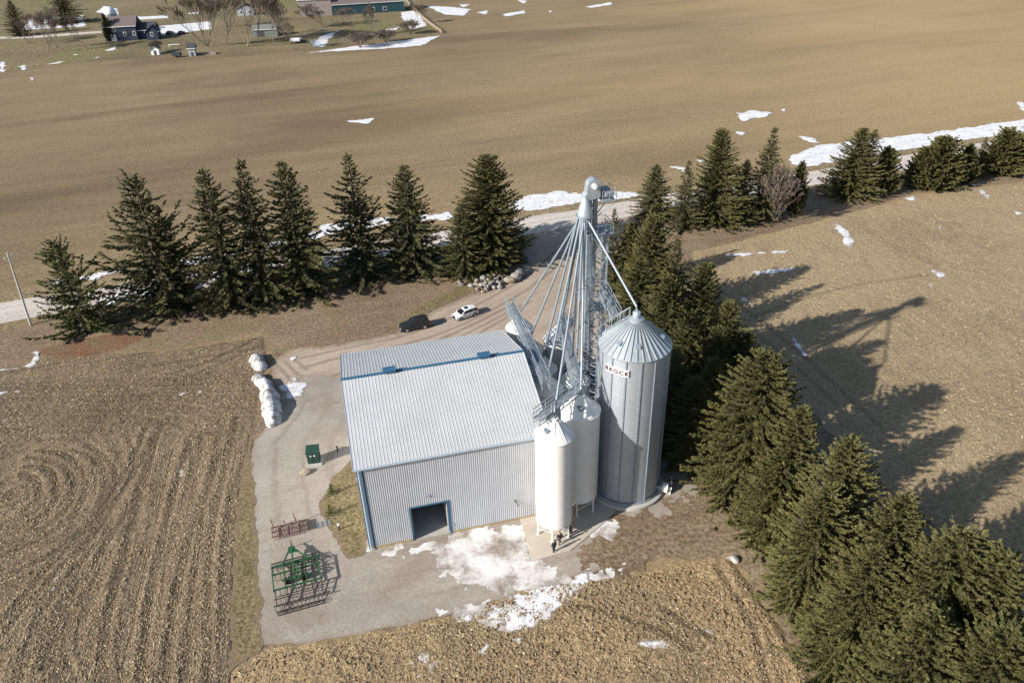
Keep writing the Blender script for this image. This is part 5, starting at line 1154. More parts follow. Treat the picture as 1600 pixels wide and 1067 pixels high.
def person(loc, yaw, label, h, coat, trous, hair, stride=.12, long_coat=False, lean=0.0, hold=False, elbow=.25):
    t = empty('person', loc, yaw, label, 'person', 'people on the concrete pad'); k = h/1.78
    P = lambda x, y, z: ((x+lean*max(0, z-.9)*.9)*k, y*k, (z-abs(lean)*.25*max(0, z-.9))*k)
    hip = .93; J = []; E = []
    def jn(x, y, z, r, r2=None): J.append((P(x, y, z), r*k, (r2 or r)*k)); return len(J)-1
    p = jn(0, 0, hip, .13, .15); sp1 = jn(0, 0, 1.12, .12, .14); ch = jn(0, 0, 1.36, .13, .17); nk = jn(0, 0, 1.52, .055); hb = jn(.015, 0, 1.60, .07); hm = jn(.02, 0, 1.69, .085, .078); ht = jn(.01, 0, 1.76, .05)
    E += [(p, sp1), (sp1, ch), (ch, nk), (nk, hb), (hb, hm), (hm, ht)]
    nose = jn(.105, 0, 1.67, .016); E.append((hm, nose))
    legs, arms = [], []
    for s, st in ((-1, stride), (1, -stride)):
        a = jn(0, s*.10, hip-.06, .095); b = jn(st*.5+.03, s*.11, .50, .062); c = jn(st-.02, s*.115, .09, .042); f = jn(st+.14, s*.13, .045, .035)
        E += [(p, a), (a, b), (b, c), (c, f)]; legs.append((a, b, c, f))
    for s in (-1, 1):
        a = jn(0, s*.20, 1.42, .058); fw = (.28 if hold else .05)+.08*s*(1 if stride else 0)
        b = jn(-.02, s*.27, 1.14, .045); c = jn(fw, s*(.22 if hold else .28), 1.12 if hold else .90, .032); d = jn(fw+(.07 if hold else .02), s*(.20 if hold else .28), 1.14 if hold else .82, .034, .022)
        E += [(ch, a), (a, b), (b, c), (c, d)]; arms.append((a, b, c, d))
        q = J[d][0]; dirv = np.array(P(fw+(.14 if hold else .03), s*(.19 if hold else .28), 1.15 if hold else .74))-np.array(q)
        for i, ln in enumerate((.075, .085, .09, .08)):
            off = np.array([(.0 if hold else (i-1.5)*.020), (i-1.5)*.020*(1 if hold else 0), 0])*k
            J.append((tuple(np.array(q)+off+dirv*.4), .009*k)); m1 = len(J)-1; J.append((tuple(np.array(q)+off*1.2+dirv*(.4+ln*6)+np.array([.008, -s*.012, 0])), .0075*k)); E += [(d, m1), (m1, len(J)-1)]
        J.append((tuple(np.array(q)+np.array([.035, -s*.01, -.01])*k), .011*k)); E.append((d, len(J)-1))
    skinned('body', J, E, t, M['skin'])
    # clothing follows the same joints, slightly thicker
    tj = [J[p], J[legs[0][0]], J[legs[0][1]], J[legs[0][2]], J[legs[1][0]], J[legs[1][1]], J[legs[1][2]]]
    skinned('trousers', [(q[0], q[1]*1.0+.022, q[2]+.022) for q in tj], [(0, 1), (1, 2), (2, 3), (0, 4), (4, 5), (5, 6)], t, trous)
    low = (P(.0, 0, .62 if long_coat else .84), (.19 if long_coat else .165)*k, (.21 if long_coat else .175)*k)
    cj = [low, J[p], J[sp1], J[ch]]+[J[i] for s in arms for i in s[:3]]+[(P(.01, 0, 1.50), .075*k)]
    skinned('coat', [(q[0], q[1]+.028, (q[2] if len(q) > 2 else q[1])+.028) for q in cj], [(0, 1), (1, 2), (2, 3), (3, 4), (4, 5), (5, 6), (3, 7), (7, 8), (8, 9), (3, 10)], t, coat)
    for l in legs:
        c, f = J[l[2]][0], J[l[3]][0]; skinned('shoe', [((c[0]-.05, c[1], .05), .048), ((c[0]+.06, c[1], .05), .05), (tuple((f[0]+.03, f[1], .04)), .038)], [(0, 1), (1, 2)], t, M['shoe'])
    skinned('hair', [(P(-.03, 0, 1.72), .088*k), (P(.03, 0, 1.765), .06*k), (P(-.07, 0, 1.64), .05*k)], [(0, 1), (0, 2)], t, hair)
    return t
PZ_ = np.array([0, 0, .14])
person(G(865.5, 863)+PZ_, 2.2, 'person in a long slate blue coat and dark trousers standing nearest the pad edge', 1.76, M['coatblue'], M['trdark'], M['greyhair'], .06, True)
person(G(874.5, 851)+PZ_, 1.9, 'taller person in a navy jacket and grey trousers standing in the middle of the group', 1.86, M['coatnavy'], M['trgrey'], M['hair'], .16)
pp = person(G(891, 838)+PZ_, 4.2, 'person in dark clothes holding white papers beside the silo legs', 1.74, M['coatnavy'], M['trdark'], M['hair'], .22, hold=True, lean=.25)
pl_ = G(891, 838)+PZ_; c, s_ = math.cos(4.2), math.sin(4.2)
mb = MB(); mb.add([(.36, -.26, 1.0), (.62, -.24, 1.16), (.62, .24, 1.18), (.36, .26, 1.02), (.36, -.26, 1.012), (.62, -.24, 1.172), (.62, .24, 1.192), (.36, .26, 1.032)], [(0, 3, 2, 1), (4, 5, 6, 7), (0, 1, 5, 4), (1, 2, 6, 5), (2, 3, 7, 6), (3, 0, 4, 7)])
o = mb.build('papers', M['paper']); o.location = tuple(pl_); o.rotation_euler.z = 4.2; tag(o, 'large white sheet of papers held by the person at the silo legs', 'papers')

# ================================================================== YARD THINGS
# green pad-mounted cabinet
cb = empty('utility_cabinet', G(492, 722), .12, 'dark green metal utility cabinet standing on its own concrete footing', 'cabinet')
MB().box((-.95, -.85, -.05), (.95, .85, .28)).build('footing', M['concg'], cb, bevel=.03)
mb = MB(); mb.add([(-.75, -.60, .28), (.75, -.60, .28), (.75, .65, .28), (-.75, .65, .28), (-.75, -.60, 1.95), (.75, -.60, 1.95), (.75, .65, 2.2), (-.75, .65, 2.2)], [(0, 3, 2, 1), (4, 5, 6, 7), (0, 1, 5, 4), (1, 2, 6, 5), (2, 3, 7, 6), (3, 0, 4, 7)]); mb.build('housing', M['green'], cb, bevel=.03)
mb = MB(); mb.add([(-.82, -.72, 1.96), (.82, -.72, 1.96), (.82, .72, 2.22), (-.82, .72, 2.22), (-.82, -.72, 2.03), (.82, -.72, 2.03), (.82, .72, 2.29), (-.82, .72, 2.29)], [(0, 3, 2, 1), (4, 5, 6, 7), (0, 1, 5, 4), (1, 2, 6, 5), (2, 3, 7, 6), (3, 0, 4, 7)]); mb.build('lid', M['green'], cb, bevel=.02)
for x in (-.25, .2): MB().box((x-.09, -.625, 1.4), (x+.09, -.602, 1.62)).build('warning_label', M['sign'], cb)
MB().box((-.025, -.62, .35), (.025, -.603, 1.9)).build('door_seam', M['black'], cb)
bd = tag(empty('small_post', G(528, 706), 0), 'short dark pipe stub behind the green utility cabinet', 'post')
MB().tube([(0, 0, 0), (0, 0, .8), (0, 0, .86)], [.1, .1, .06], 10).build('pipe', M['green'], bd); MB().lathe([(.13, .8), (.13, .9), (.02, .94)], 12).build('cap', M['green'], bd)
pm = tag(empty('marker_post', G(530.5, 828), 0), 'small dark marker post with a white top on the grass by the barn', 'post')
MB().tube([(0, 0, 0), (0, 0, .75)], .09, 10).build('shaft', M['black'], pm); MB().lathe([(.02, .74), (.13, .74), (.14, .9), (.1, 1.0), (.02, 1.03)], 12).build('cap', M['sign'], pm)

# red drag harrow: two long bars with rows of spring tines
M['rust'] = simple('rusty_red_steel', (.115, .035, .026), .8, var=.35, scale=4); M['grn'] = simple('implement_green_paint', (.028, .10, .045), .5, var=.25, scale=3); M['tine'] = simple('worn_dark_steel', (.06, .055, .05), .6, .4, var=.3, scale=4); M['yel'] = simple('faded_yellow', (.45, .33, .05), .6)
hp_ = G(455, 829); hv = G(484, 812)-G(427, 826); hyaw = math.atan2(hv[1], hv[0]); HL = 4.0
hw_ = empty('drag_harrow', hp_, hyaw, 'rusty red spring tine harrow section lying on the gravel', 'harrow')
for y in (-.75, 0, .75): MB().bar((-HL/2, y, .42), (HL/2, y, .42), .09).build('tine_bar', M['rust'], hw_)
mb = MB()
for x in (-HL/2, -HL/2+1.0, 0.2, HL/2-.9, HL/2): mb.bar((x, -.8, .46), (x, .8, .46), .08)
mb.build('cross_frame', M['rust'], hw_)
for x, hh in ((-1.8, 1.5), (-.5, 1.0), (.7, 1.6)): MB().bar((x, .8, .3), (x-.12, .95, hh), .07).build('upright_arm', M['rust'], hw_)
mb = MB()
for y in (-.75, 0, .75):
    for i in range(15):
        x = -HL/2+.1+i*(HL-.2)/14+(.1 if y == 0 else 0)
        if x < HL*.36: mb.tube([(x, y, .40), (x+.03, y-.16, .34), (x+.02, y-.12, .12), (x, y-.3, .0)], .022, 4)
mb.build('spring_tines', M['rust'], hw_)
mb = MB()
for i in range(16): mb.bar((HL*.30+i*.06, -.75, .44), (HL*.30+i*.06, .75, .44), .02)
mb.build('mesh_panel', M['tine'], hw_)
# loose rails beside it
o = MB(); 
for i in range(3): o.bar((-.9, i*.35, .08), (1.0, i*.35+.1, .08), .07)
for i in range(4): o.bar((-.7+i*.5, -.1, .13), (-.7+i*.5, .85, .13), .05)
o = o.build('tine_rack', M['steeld']); o.location = tuple(G(506, 823)); o.rotation_euler.z = hyaw; tag(o, 'low grey lattice rack lying on the gravel next to the red harrow', 'rack')

# green field cultivator
cv0 = G(466, 905); cyaw = math.atan2(*( (G(497, 887)-G(425, 906))[[1, 0]])); CW = 5.0
cv = empty('field_cultivator', cv0, cyaw, 'green field cultivator with hitch frame, tine rows and rolling basket', 'cultivator')
def cm(name, mat, fn, bev=0): m = MB(); fn(m); return m.build(name, mat, cv, bevel=bev)
for y in (-1.5, -.5, .6, 1.6):
    MB().bar((-CW/2 if y != -.5 else -CW/2+1.0, y, .95), (CW/2 if y != -.5 else CW/2-.9, y, .95), .14).build('frame_beam', M['grn'], cv)
for x in (-2.4, -1.25, -.15, .95, 2.3):
    MB().bar((x, -1.6, 1.0), (x, 1.7, 1.0), .12).build('frame_rail', M['grn'], cv)
hx, hy = -.2, 4.1
for x in (-1.3, 1.4): MB().bar((x, 1.6, 1.05), (hx+(.25 if x > 0 else -.25), hy-.5, .95), .13).build('drawbar', M['grn'], cv)
MB().bar((-.15, .6, 1.25), (hx, hy-.6, 1.1), .16).build('drawbar', M['grn'], cv)
mb = MB(); mb.add([(hx-.5, hy-1.2, 1.1), (hx+.5, hy-1.2, 1.1), (hx+.3, hy-.1, .95), (hx-.3, hy-.1, .95), (hx-.5, hy-1.2, 1.16), (hx+.5, hy-1.2, 1.16), (hx+.3, hy-.1, 1.01), (hx-.3, hy-.1, 1.01)], [(0, 3, 2, 1), (4, 5, 6, 7), (0, 1, 5, 4), (1, 2, 6, 5), (2, 3, 7, 6), (3, 0, 4, 7)]); mb.build('hitch_plate', M['grn'], cv)
mb = MB(); mb.bar((hx, hy-.2, .95), (hx, hy+.6, .7), .12); mb.tube([(hx, hy+.55, .0), (hx, hy+.55, 1.2)], .05, 8); mb.build('hitch_tongue', M['tine'], cv)
mb = MB()
for x in (-.15, .5): mb.bar((x, -.5, 1.05), (x, -.5, 1.75), .12); mb.bar((x, -.5, 1.75), (x, .6, 1.05), .1)
mb.bar((-.15, -.5, 1.7), (.5, -.5, 1.7), .1); mb.tube([(.15, -1.2, 1.2), (.15, .8, 1.6)], .07, 8); mb.build('lift_frame', M['grn'], cv)
for x in (-1.0, .75):
    for dx_ in (-.17, .17):
        m = MB(); m.tube([(x+dx_-.1, -.1, .38), (x+dx_+.1, -.1, .38)], .38, 18); wo = m.build('wheel', M['tyre'], cv, bevel=.03)
        m = MB(); m.tube([(x+dx_-.115, -.1, .38), (x+dx_+.115, -.1, .38)], .2, 12); m.build('rim', M['yel'], wo)
for y in (-1.5, .6, 1.6):
    for i in range(10):
        x = -CW/2+.15+i*(CW-.3)/9+(.2 if y == .6 else 0)
        if x > CW/2: continue
        m = MB(); m.tube([(x, y, .95), (x, y-.28, 1.0), (x, y-.42, .65), (x, y-.2, .25), (x, y-.05, .02)], .038, 5); m.build('spring_tine', M['tine'], cv)
for y in (2.1, 2.5): MB().bar((-CW/2, y, .6), (CW/2, y, .6), .09).build('front_harrow_bar', M['tine'], cv)
mb = MB()
for i in range(14):
    x = -CW/2+.1+i*(CW-.2)/13; mb.bar((x, 1.6, .9), (x, 2.5, .62), .05); mb.tube([(x, 2.1, .6), (x, 2.0, .05)], .025, 4); mb.tube([(x+.15, 2.5, .6), (x+.15, 2.4, .05)], .025, 4)
mb.build('front_harrow_teeth', M['tine'], cv)
for x in (-2.3, -1.1, .3, 1.4, 2.3): MB().bar((x, -1.5, .9), (x, -3.2, .55), .09).build('trailing_arm', M['tine'], cv)
MB().bar((-CW/2-.1, -3.2, .55), (CW/2+.5, -3.2, .55), .1).build('trailing_bar', M['tine'], cv)
MB().bar((-CW/2, -2.5, .7), (CW/2, -2.5, .7), .08).build('trailing_bar', M['tine'], cv)
mb = MB()
for i in range(13):
    x = -CW/2+.05+i*CW/12; mb.tube([(x, -3.2, .55), (x, -3.55, .45), (x, -3.7, .03)], .024, 4); mb.tube([(x+.15, -2.5, .7), (x+.15, -2.8, .5), (x+.15, -2.9, .03)], .024, 4)
mb.build('trailing_teeth', M['tine'], cv)
mb = MB()
for k in range(8):
    a = k*math.pi/4; mb.bar((-CW/2+.1, -3.95+.2*math.cos(a), .22+.2*math.sin(a)), (CW/2-.1, -3.95+.2*math.cos(a), .22+.2*math.sin(a)), .035)
for i in range(7): x = -CW/2+.2+i*(CW-.4)/6; mb.tube([(x, -3.95+.21*math.cos(u), .22+.21*math.sin(u)) for u in np.linspace(0, 6.283, 9)], .02, 4)
mb.build('rolling_basket', M['tine'], cv)
for x in (-1.8, 1.8): MB().bar((x, -3.2, .55), (x, -3.95, .22), .06).build('basket_arm', M['tine'], cv)

# ---------------- stones
def rock_mesh(name, seed):
    r = np.random.default_rng(seed); bm = bmesh.new(); bmesh.ops.create_icosphere(bm, subdivisions=2, radius=1)
    pl = r.normal(size=(9, 3)); pl /= np.linalg.norm(pl, axis=1)[:, None]; dd = r.uniform(.62, .95, 9)
    for v in bm.verts:
        p = np.array(v.co)
        for n_, d_ in zip(pl, dd):
            q = p@n_
            if q > d_: p = p-n_*(q-d_)*.9
        v.co = p*np.array([1.15, .9, .8])
    me = bpy.data.meshes.new(name); bm.to_mesh(me); bm.free(); return me
stone_cols = [(.25, .22, .185), (.33, .30, .26), (.18, .175, .17), (.27, .22, .17), (.38, .36, .33), (.21, .18, .14)]
SM = [simple('fieldstone_'+n_, c_, .9, var=.25, scale=2) for n_, c_ in zip(('tan', 'pale', 'grey', 'dun', 'white', 'brown'), stone_cols)]
RM = []
for i in range(12): me = rock_mesh('fieldstone', 200+i); me.materials.append(SM[i % 6]); RM.append(me)
def rock(loc, s, i, label, cat='fieldstone', group=None, name='fieldstone', sink=.35):
    o = link(name, RM[i % 12]); o.location = (loc[0], loc[1], loc[2]+s*(.8-sink)); o.scale = (s, s*random.uniform(.8, 1.1), s*random.uniform(.75, 1.05)); o.rotation_euler = (random.uniform(-.4, .4), random.uniform(-.4, .4), random.uniform(0, 6.28)); return tag(o, label, cat, group)
rr_ = np.random.default_rng(5); pile = poly_px([(732, 447), (745, 438), (760, 432), (785, 430), (790, 448), (772, 455), (755, 458), (740, 452)])
npil = 0
for i in range(700):
    p = rr_.uniform(pile.min(0), pile.max(0)); d_ = sdist(p[None], pile)[0]
    if d_ < 0 or npil >= 110: continue
    s = rr_.uniform(.2, .52); z = min(d_, 1.3)*.7*rr_.uniform(.2, 1.0)
    rock((p[0], p[1], z), s, int(rr_.integers(12)), 'fieldstone heaped in the rock pile by the driveway bend under the end spruce', group='stones of the rock pile'); npil += 1
rock(G(797, 441), 1.1, 3, 'large tan boulder just right of the rock pile', name='boulder', cat='boulder')
rock(G(806, 437), 1.15, 4, 'large pale boulder, right hand end of the rock pile', name='boulder', cat='boulder')
rock(G(814, 430), 1.25, 2, 'big grey boulder in the shade behind the right end of the rock pile', name='boulder', cat='boulder')
rock(G(722, 446), .55, 2, 'round grey stone lying apart left of the rock pile', name='boulder', cat='boulder')
rock(G(718, 442), .42, 1, 'small pale stone at the far left of the rock pile', name='boulder', cat='boulder')
rock(G(477, 740), .62, 3, 'tan boulder at the corner of the green cabinet footing', name='boulder', cat='boulder')
rock(G(1148, 876), .45, 4, 'pale stone at the tip of the worked field by the dirt track', name='boulder', cat='boulder')

# ---------------- ploughed snow banks
def snow_bank(pts, widths, hts, seed, label):
    c = [G(*p)[:2] for p in pts]; o0 = np.mean(c, 0); segs = 60
    P = np.array(c); lo = P.min(0)-3; hi = P.max(0)+3; cell = .16
    xs = np.arange(lo[0], hi[0], cell); ys = np.arange(lo[1], hi[1], cell); X, Y = np.meshgrid(xs, ys); Q = np.stack([X.ravel(), Y.ravel()], 1)
    h = np.full(len(Q), -1.0)
    for i in range(len(c)-1):
        a, b = P[i], P[i+1]; e = b-a; t = np.clip(((Q-a)@e)/(e@e), 0, 1); d = np.linalg.norm(Q-a-t[:, None]*e, axis=1)
        w_ = widths[i]*(1-t)+widths[i+1]*t; hh = hts[i]*(1-t)+hts[i+1]*t
        u = d/(w_*(1+.25*fbm(Q[:, 0]*.7, Q[:, 1]*.7, seed, 4))); h = np.maximum(h, hh*(1-u**2.2))
    h = h+.13*fbm(Q[:, 0]*1.7+Q[:, 1]*.6, Q[:, 1]*1.5-Q[:, 0]*.5, seed+3, 4)+.05
    nx = len(xs); i = np.arange(len(Q)).reshape(len(ys), nx); A, B, C_, D_ = i[:-1, :-1].ravel(), i[:-1, 1:].ravel(), i[1:, 1:].ravel(), i[1:, :-1].ravel()
    T = np.concatenate([np.stack([A, B, C_], 1), np.stack([A, C_, D_], 1)]); T = T[h[T].max(1) >= 0]
    Q3 = np.column_stack([Q-o0, np.maximum(h, -.02)]); V, F3, S_ = clip_tris(Q3, T, h)
    V[:, 2] = np.where(S_ <= 0, .02, V[:, 2]+.03)
    o = link('snow_bank', np_mesh('snow_bank', V, F3, 3, M['pile'], True)); o.location = (o0[0], o0[1], 0); return tag(o, label, 'snow bank', 'ploughed snow banks')
snow_bank([(401, 562), (407, 574)], [1.1, 1.1], [1.0, 1.1], 301, 'small dirty snow heap at the far end of the ploughed bank')
snow_bank([(404, 592), (409, 599)], [1.0, 1.0], [.8, .8], 302, 'smallest snow lump between the two larger snow banks')
snow_bank([(415, 600), (422, 622), (426, 645), (427, 662)], [.9, 1.25, 1.35, 1.0], [1.0, 1.5, 1.6, 1.0], 303, 'long dirty snow bank along the edge of the gravel yard')

# ---------------- utility pole
M['pole'] = simple('silvered_pole_wood', (.42, .41, .40), .8, var=.2)
bp, ph_ = by_base((11, 396), 505)
pg = G(48, 508)
up = empty('utility_pole', pg, 0, 'leaning grey wooden utility pole at the left edge beside the pine', 'utility pole')
tipz = 13.0; tp = G(11, 394, tipz)-pg; MB().tube([(0, 0, -.2), tuple(np.array([tp[0]*.5, tp[1]*.5, tipz*.5])), (tp[0], tp[1], tipz)], [.19, .16, .12], 10).build('pole_shaft', M['pole'], up, auto=R_(40))
u_ = np.array([tp[0], tp[1], tipz]); a_ = u_*.94
MB().bar(tuple(a_+np.array([-.15, -.9, 0])), tuple(a_+np.array([.15, .9, .0])), .12).build('crossarm', M['pole'], up)
for y in (-.8, 0, .8): MB().lathe([(.03, 0), (.07, .05), (.07, .14), (.02, .2)], 8, tuple(a_+np.array([.13*y, y, .06]))).build('insulator', M['sign'], up)
MB().bar(tuple(u_*.62+np.array([-.3, 0, 0])), tuple(u_*.62+np.array([.3, 0, 0])), .12).build('bracket', M['steeld'], up)
# ================================================================== FAR FARMSTEAD
M['hblue'] = simple('navy_house_siding', (.02, .034, .06), .7, var=.12); M['hroof'] = simple('brown_shingles', (.15, .12, .115), .9, var=.2, scale=.6); M['hroofd'] = simple('charcoal_shingles', (.05, .055, .065), .9, var=.2, scale=.6); M['htrim'] = simple('white_house_trim', (.72, .73, .74), .6)
M['hgrey'] = simple('grey_house_siding', (.30, .33, .36), .7); M['bgrey'] = simple('weathered_barn_boards', (.25, .215, .20), .9, var=.25, scale=.5); M['bteal'] = simple('dark_teal_steel', (.02, .06, .075), .5, var=.15); M['shedg'] = simple('grey_green_shed', (.16, .18, .17), .8); M['fence'] = simple('old_fence_rails', (.34, .28, .21), .9, var=.3)
def house(loc, yaw, blocks, label, cat='house', name='house', wall=None, roofm=None, windows=(), group=None, door=None):
    """blocks: (x0,x1,y0,y1,h,ridge,axis) in metres; windows: (x,y,z,facing,w,h)"""
    t = empty(name, loc, yaw, label, cat, group)
    for bi, (x0, x1, y0, y1, h, rg, ax_) in enumerate(blocks):
        mb = MB(); e = .0
        if ax_ == 'x':
            ym = (y0+y1)/2; vs = [(x0, y0, 0), (x1, y0, 0), (x1, y1, 0), (x0, y1, 0), (x0, y0, h), (x1, y0, h), (x1, y1, h), (x0, y1, h), (x0, ym, rg), (x1, ym, rg)]
            fs = [(0, 1, 5, 4), (2, 3, 7, 6), (1, 2, 6, 9, 5), (3, 0, 4, 8, 7)]
            o = .4; k = (rg-h)/(ym-y0); R1_ = [[(x0-o, y0-o, h-k*o+.06), (x1+o, y0-o, h-k*o+.06), (x1+o, ym, rg+.06), (x0-o, ym, rg+.06)], [(x1+o, y1+o, h-k*o+.06), (x0-o, y1+o, h-k*o+.06), (x0-o, ym, rg+.06), (x1+o, ym, rg+.06)]]
        else:
            xm = (x0+x1)/2; vs = [(x0, y0, 0), (x1, y0, 0), (x1, y1, 0), (x0, y1, 0), (x0, y0, h), (x1, y0, h), (x1, y1, h), (x0, y1, h), (xm, y0, rg), (xm, y1, rg)]
            fs = [(1, 2, 6, 5), (3, 0, 4, 7), (0, 1, 5, 8, 4), (2, 3, 7, 9, 6)]
            o = .4; k = (rg-h)/(xm-x0); R1_ = [[(x0-o, y1+o, h-k*o+.06), (x0-o, y0-o, h-k*o+.06), (xm, y0-o, rg+.06), (xm, y1+o, rg+.06)], [(x1+o, y0-o, h-k*o+.06), (x1+o, y1+o, h-k*o+.06), (xm, y1+o, rg+.06), (xm, y0-o, rg+.06)]]
        mb.add(vs, fs); mb.build('wall', wall or M['hblue'], t)
        mb = MB()
        for q in R1_: mb.add(q+[(a, b, c+.14) for a, b, c in q], [(0, 3, 2, 1), (4, 5, 6, 7), (0, 1, 5, 4), (1, 2, 6, 5), (3, 0, 4, 7), (2, 3, 7, 6)])
        rfm = roofm[bi] if isinstance(roofm, (list, tuple)) else (roofm or M['hroof']); ro = mb.build('roof', rfm, t)
        for q in R1_: MB().bar(Vector(q[0])+Vector((0, 0, .05)), Vector(q[1])+Vector((0, 0, .05)), .22, .22).build('fascia', M['htrim'], ro)
    for (x, y, z, f, w_, h_) in windows:
        wn = MB(); gl = MB()
        d = {'f': (0, -1), 'l': (-1, 0), 'r': (1, 0)}[f]
        if f == 'f': wn.box((x-w_/2-.16, y-.08, z-.16), (x+w_/2+.16, y+.02, z+h_+.16)); gl.box((x-w_/2, y-.10, z), (x+w_/2, y-.06, z+h_))
        else: s = d[0]; wn.box((min(x, x+s*.08), y-w_/2-.16, z-.16), (max(x, x+s*.08), y+w_/2+.16, z+h_+.16)); gl.box((min(x+s*.06, x+s*.1), y-w_/2, z), (max(x+s*.06, x+s*.1), y+w_/2, z+h_))
        wo = wn.build('window', M['htrim'], t); gl.build('pane', M['glass'], wo)
    if door:
        x, y, w_, h_, m_ = door; MB().box((x-w_/2, y-.08, .05), (x+w_/2, y+.02, h_)).build('door', m_, t)
    return t
hb0 = G(166, 66)
house(hb0, .12, [(0, 14.0, 0, 9, 6.2, 9.6, 'x'), (14.0, 21.5, 1.5, 8, 4.0, 6.6, 'x'), (18.2, 23.2, -1.6, 3.4, 3.6, 5.6, 'y')], 'navy blue farmhouse with brown roof, white trimmed windows and a gabled porch wing', wall=M['hblue'], roofm=(M['hroof'], M['hroofd'], M['hroofd']),
      windows=((8.8, 0, 2.0, 'f', .9, 1.6), (12.8, 0, 2.2, 'f', .9, 1.6), (20.7, -1.6, 1.7, 'f', .9, 1.5), (4.6, 0, 4.0, 'f', .9, 1.5), (0, 4.0, 3.5, 'l', .9, 1.4)), door=(3.6, 0, 2.4, 2.9, M['htrim']))
house(G(468, 27), .10, [(0, 16.5, 0, 10, 8.0, 14, 'x')], 'old weathered grey timber barn cut by the top edge of the picture', 'barn', 'timber_barn', M['bgrey'], M['bgrey'], windows=((3.5, 0, 1.0, 'f', .7, 1.6), (11.5, 0, 1.0, 'f', .7, 1.6)))
house(G(521, 25), .20, [(0, 36, 0, 12, 5.0, 8.5, 'x')], 'long dark teal steel shed joined to the right of the old barn', 'shed', 'machine_shed', M['bteal'], M['hroof'], windows=((26, 0, 1.2, 'f', 1.6, 1.3), (20, 0, 1.2, 'f', 1.6, 1.3)))
house(G(397, 59), .08, [(0, 10.5, 0, 6, 3.2, 4.6, 'x')], 'small grey green shed with the shade in its open front painted dark among the bare trees', 'shed', 'garden_shed', M['shedg'], M['shedg'], door=(3, 0, 3.2, 2.4, M['dark']))  # the door is a dark panel painted as shade in the open front
house(G(372, 26), .1, [(0, 8, 0, 6, 3.4, 5.2, 'y')], 'little blue grey house behind the bare trees near the top', 'house', 'cottage', M['hgrey'], M['hroofd'], windows=((2, 0, 1.2, 'f', 1, 1.2), (6, 0, 1.2, 'f', 1, 1.2)))
house(G(237, 87), .1, [(0, 3.2, 0, 3.0, 2.3, 3.5, 'y')], 'tiny white playhouse on the lawn in front of the navy farmhouse', 'playhouse', 'playhouse', M['htrim'], M['shedg'], door=(1.6, 0, .9, 1.8, M['dark']))
house(G(296, 89), .1, [(0, 2.6, 0, 2.6, 3.4, 4.8, 'x')], 'tall narrow grey play tower on the lawn by the field edge', 'play tower', 'play_tower', M['hgrey'], M['hroofd'], door=(1.3, 0, .9, 1.6, M['dark']))
# round white roofed silo behind the farmhouse
sg = empty('farm_silo', G(180, 52), 0, 'white domed silo top rising behind the navy farmhouse roof', 'silo')
MB().lathe([(3.0, 0), (3.0, 8.6)], 28).build('shell', M['hgrey'], sg, auto=R_(40)); MB().lathe([(3.1, 8.6), (2.85, 9.8), (2.0, 10.8), (.9, 11.35), (.05, 11.5)], 28).build('dome', M['htrim'], sg, auto=R_(40))
# yard clutter of the farmstead
def block_car(loc, yaw, paint, label):
    return car(loc, yaw, label, paint, 4.6, 1.8, [(-2.3, .8), (-2.1, .98), (-.9, 1.0), (.9, 1.0), (1.7, .92), (2.2, .78), (2.3, .55)], .98, [(-2.0, .98), (-1.5, 1.5), (-.8, 1.55), (.1, 1.52), (1.2, .98)], 2.6, .34)
block_car(G(266, 54), 1.4, M['bdark'], 'dark car parked in the farmyard right of the navy farmhouse, the left one'); block_car(G(284, 54), 1.5, M['coatblue'], 'blue grey car parked in the farmyard right of the other dark car')
for o in bpy.data.objects:
    if o.get('label', '').find('farmyard') >= 0 and o.get('category') == 'car': o['group'] = 'cars in the far farmyard'
bench = tag(empty('garden_table', G(272, 73), .1), 'white garden table on the far lawn above the play tower', 'table')
MB().box((-2.2, -.5, .7), (2.2, .5, .8)).build('table_top', M['htrim'], bench)
for x in (-1.9, 1.9):
    for y in (-.4, .4): MB().box((x-.06, y-.06, 0), (x+.06, y+.06, .7)).build('leg', M['htrim'], bench)
gr_ = tag(empty('covered_trailer', G(278, 90), .1), 'small dark covered trailer by the play tower', 'trailer')
MB().box((-1.8, -.9, .5), (1.6, .9, 2.0)).build('cover', M['hroofd'], gr_, bevel=.2); MB().tube([(-.3, -.95, .4), (-.3, .95, .4)], .38, 14).build('wheels', M['tyre'], gr_); MB().bar((-1.8, 0, .5), (-2.6, 0, .4), .1).build('drawbar', M['steel'], gr_)
hd_ = tag(empty('hedge_bench', G(322, 86), .05), 'long low dark stack of boards on the field edge by the bare trees', 'board stack')
for i in range(3): MB().box((-4.2, -.5, .02+i*.3), (4.2, .5, .28+i*.3)).build('board_layer', M['bgrey'], hd_)
# blue pallets and trailer
def pallet_stack():
    t = tag(empty('blue_fencing', G(492, 74), .35), 'leaning stack of pale blue rails at the corner of the snowy verge', 'rail stack')
    M['pblue'] = simple('pale_blue_rail', (.30, .42, .62), .6)
    for i in range(5): MB().bar((i*.75, 0, .1), (i*.75-1.0, 3.2, 2.3), .2).build('rail', M['pblue'], t)
pallet_stack()
tr_ = tag(empty('flatbed_wagon', G(464, 66), .1), 'small white and blue trailer parked below the old grey barn', 'wagon')
MB().box((-2.1, -5.0, 1.0), (2.1, 3.0, 1.25)).build('deck', M['hgrey'], tr_); MB().box((-2.0, -4.9, 1.25), (2.0, -2.8, 2.2)).build('load', M['htrim'], tr_, bevel=.1)
for x in (-1.7, 1.7):
    for y in (-3.6, 1.8): MB().tube([(x-.15, y, .5), (x+.15, y, .5)], .5, 14).build('wheel', M['tyre'], tr_)
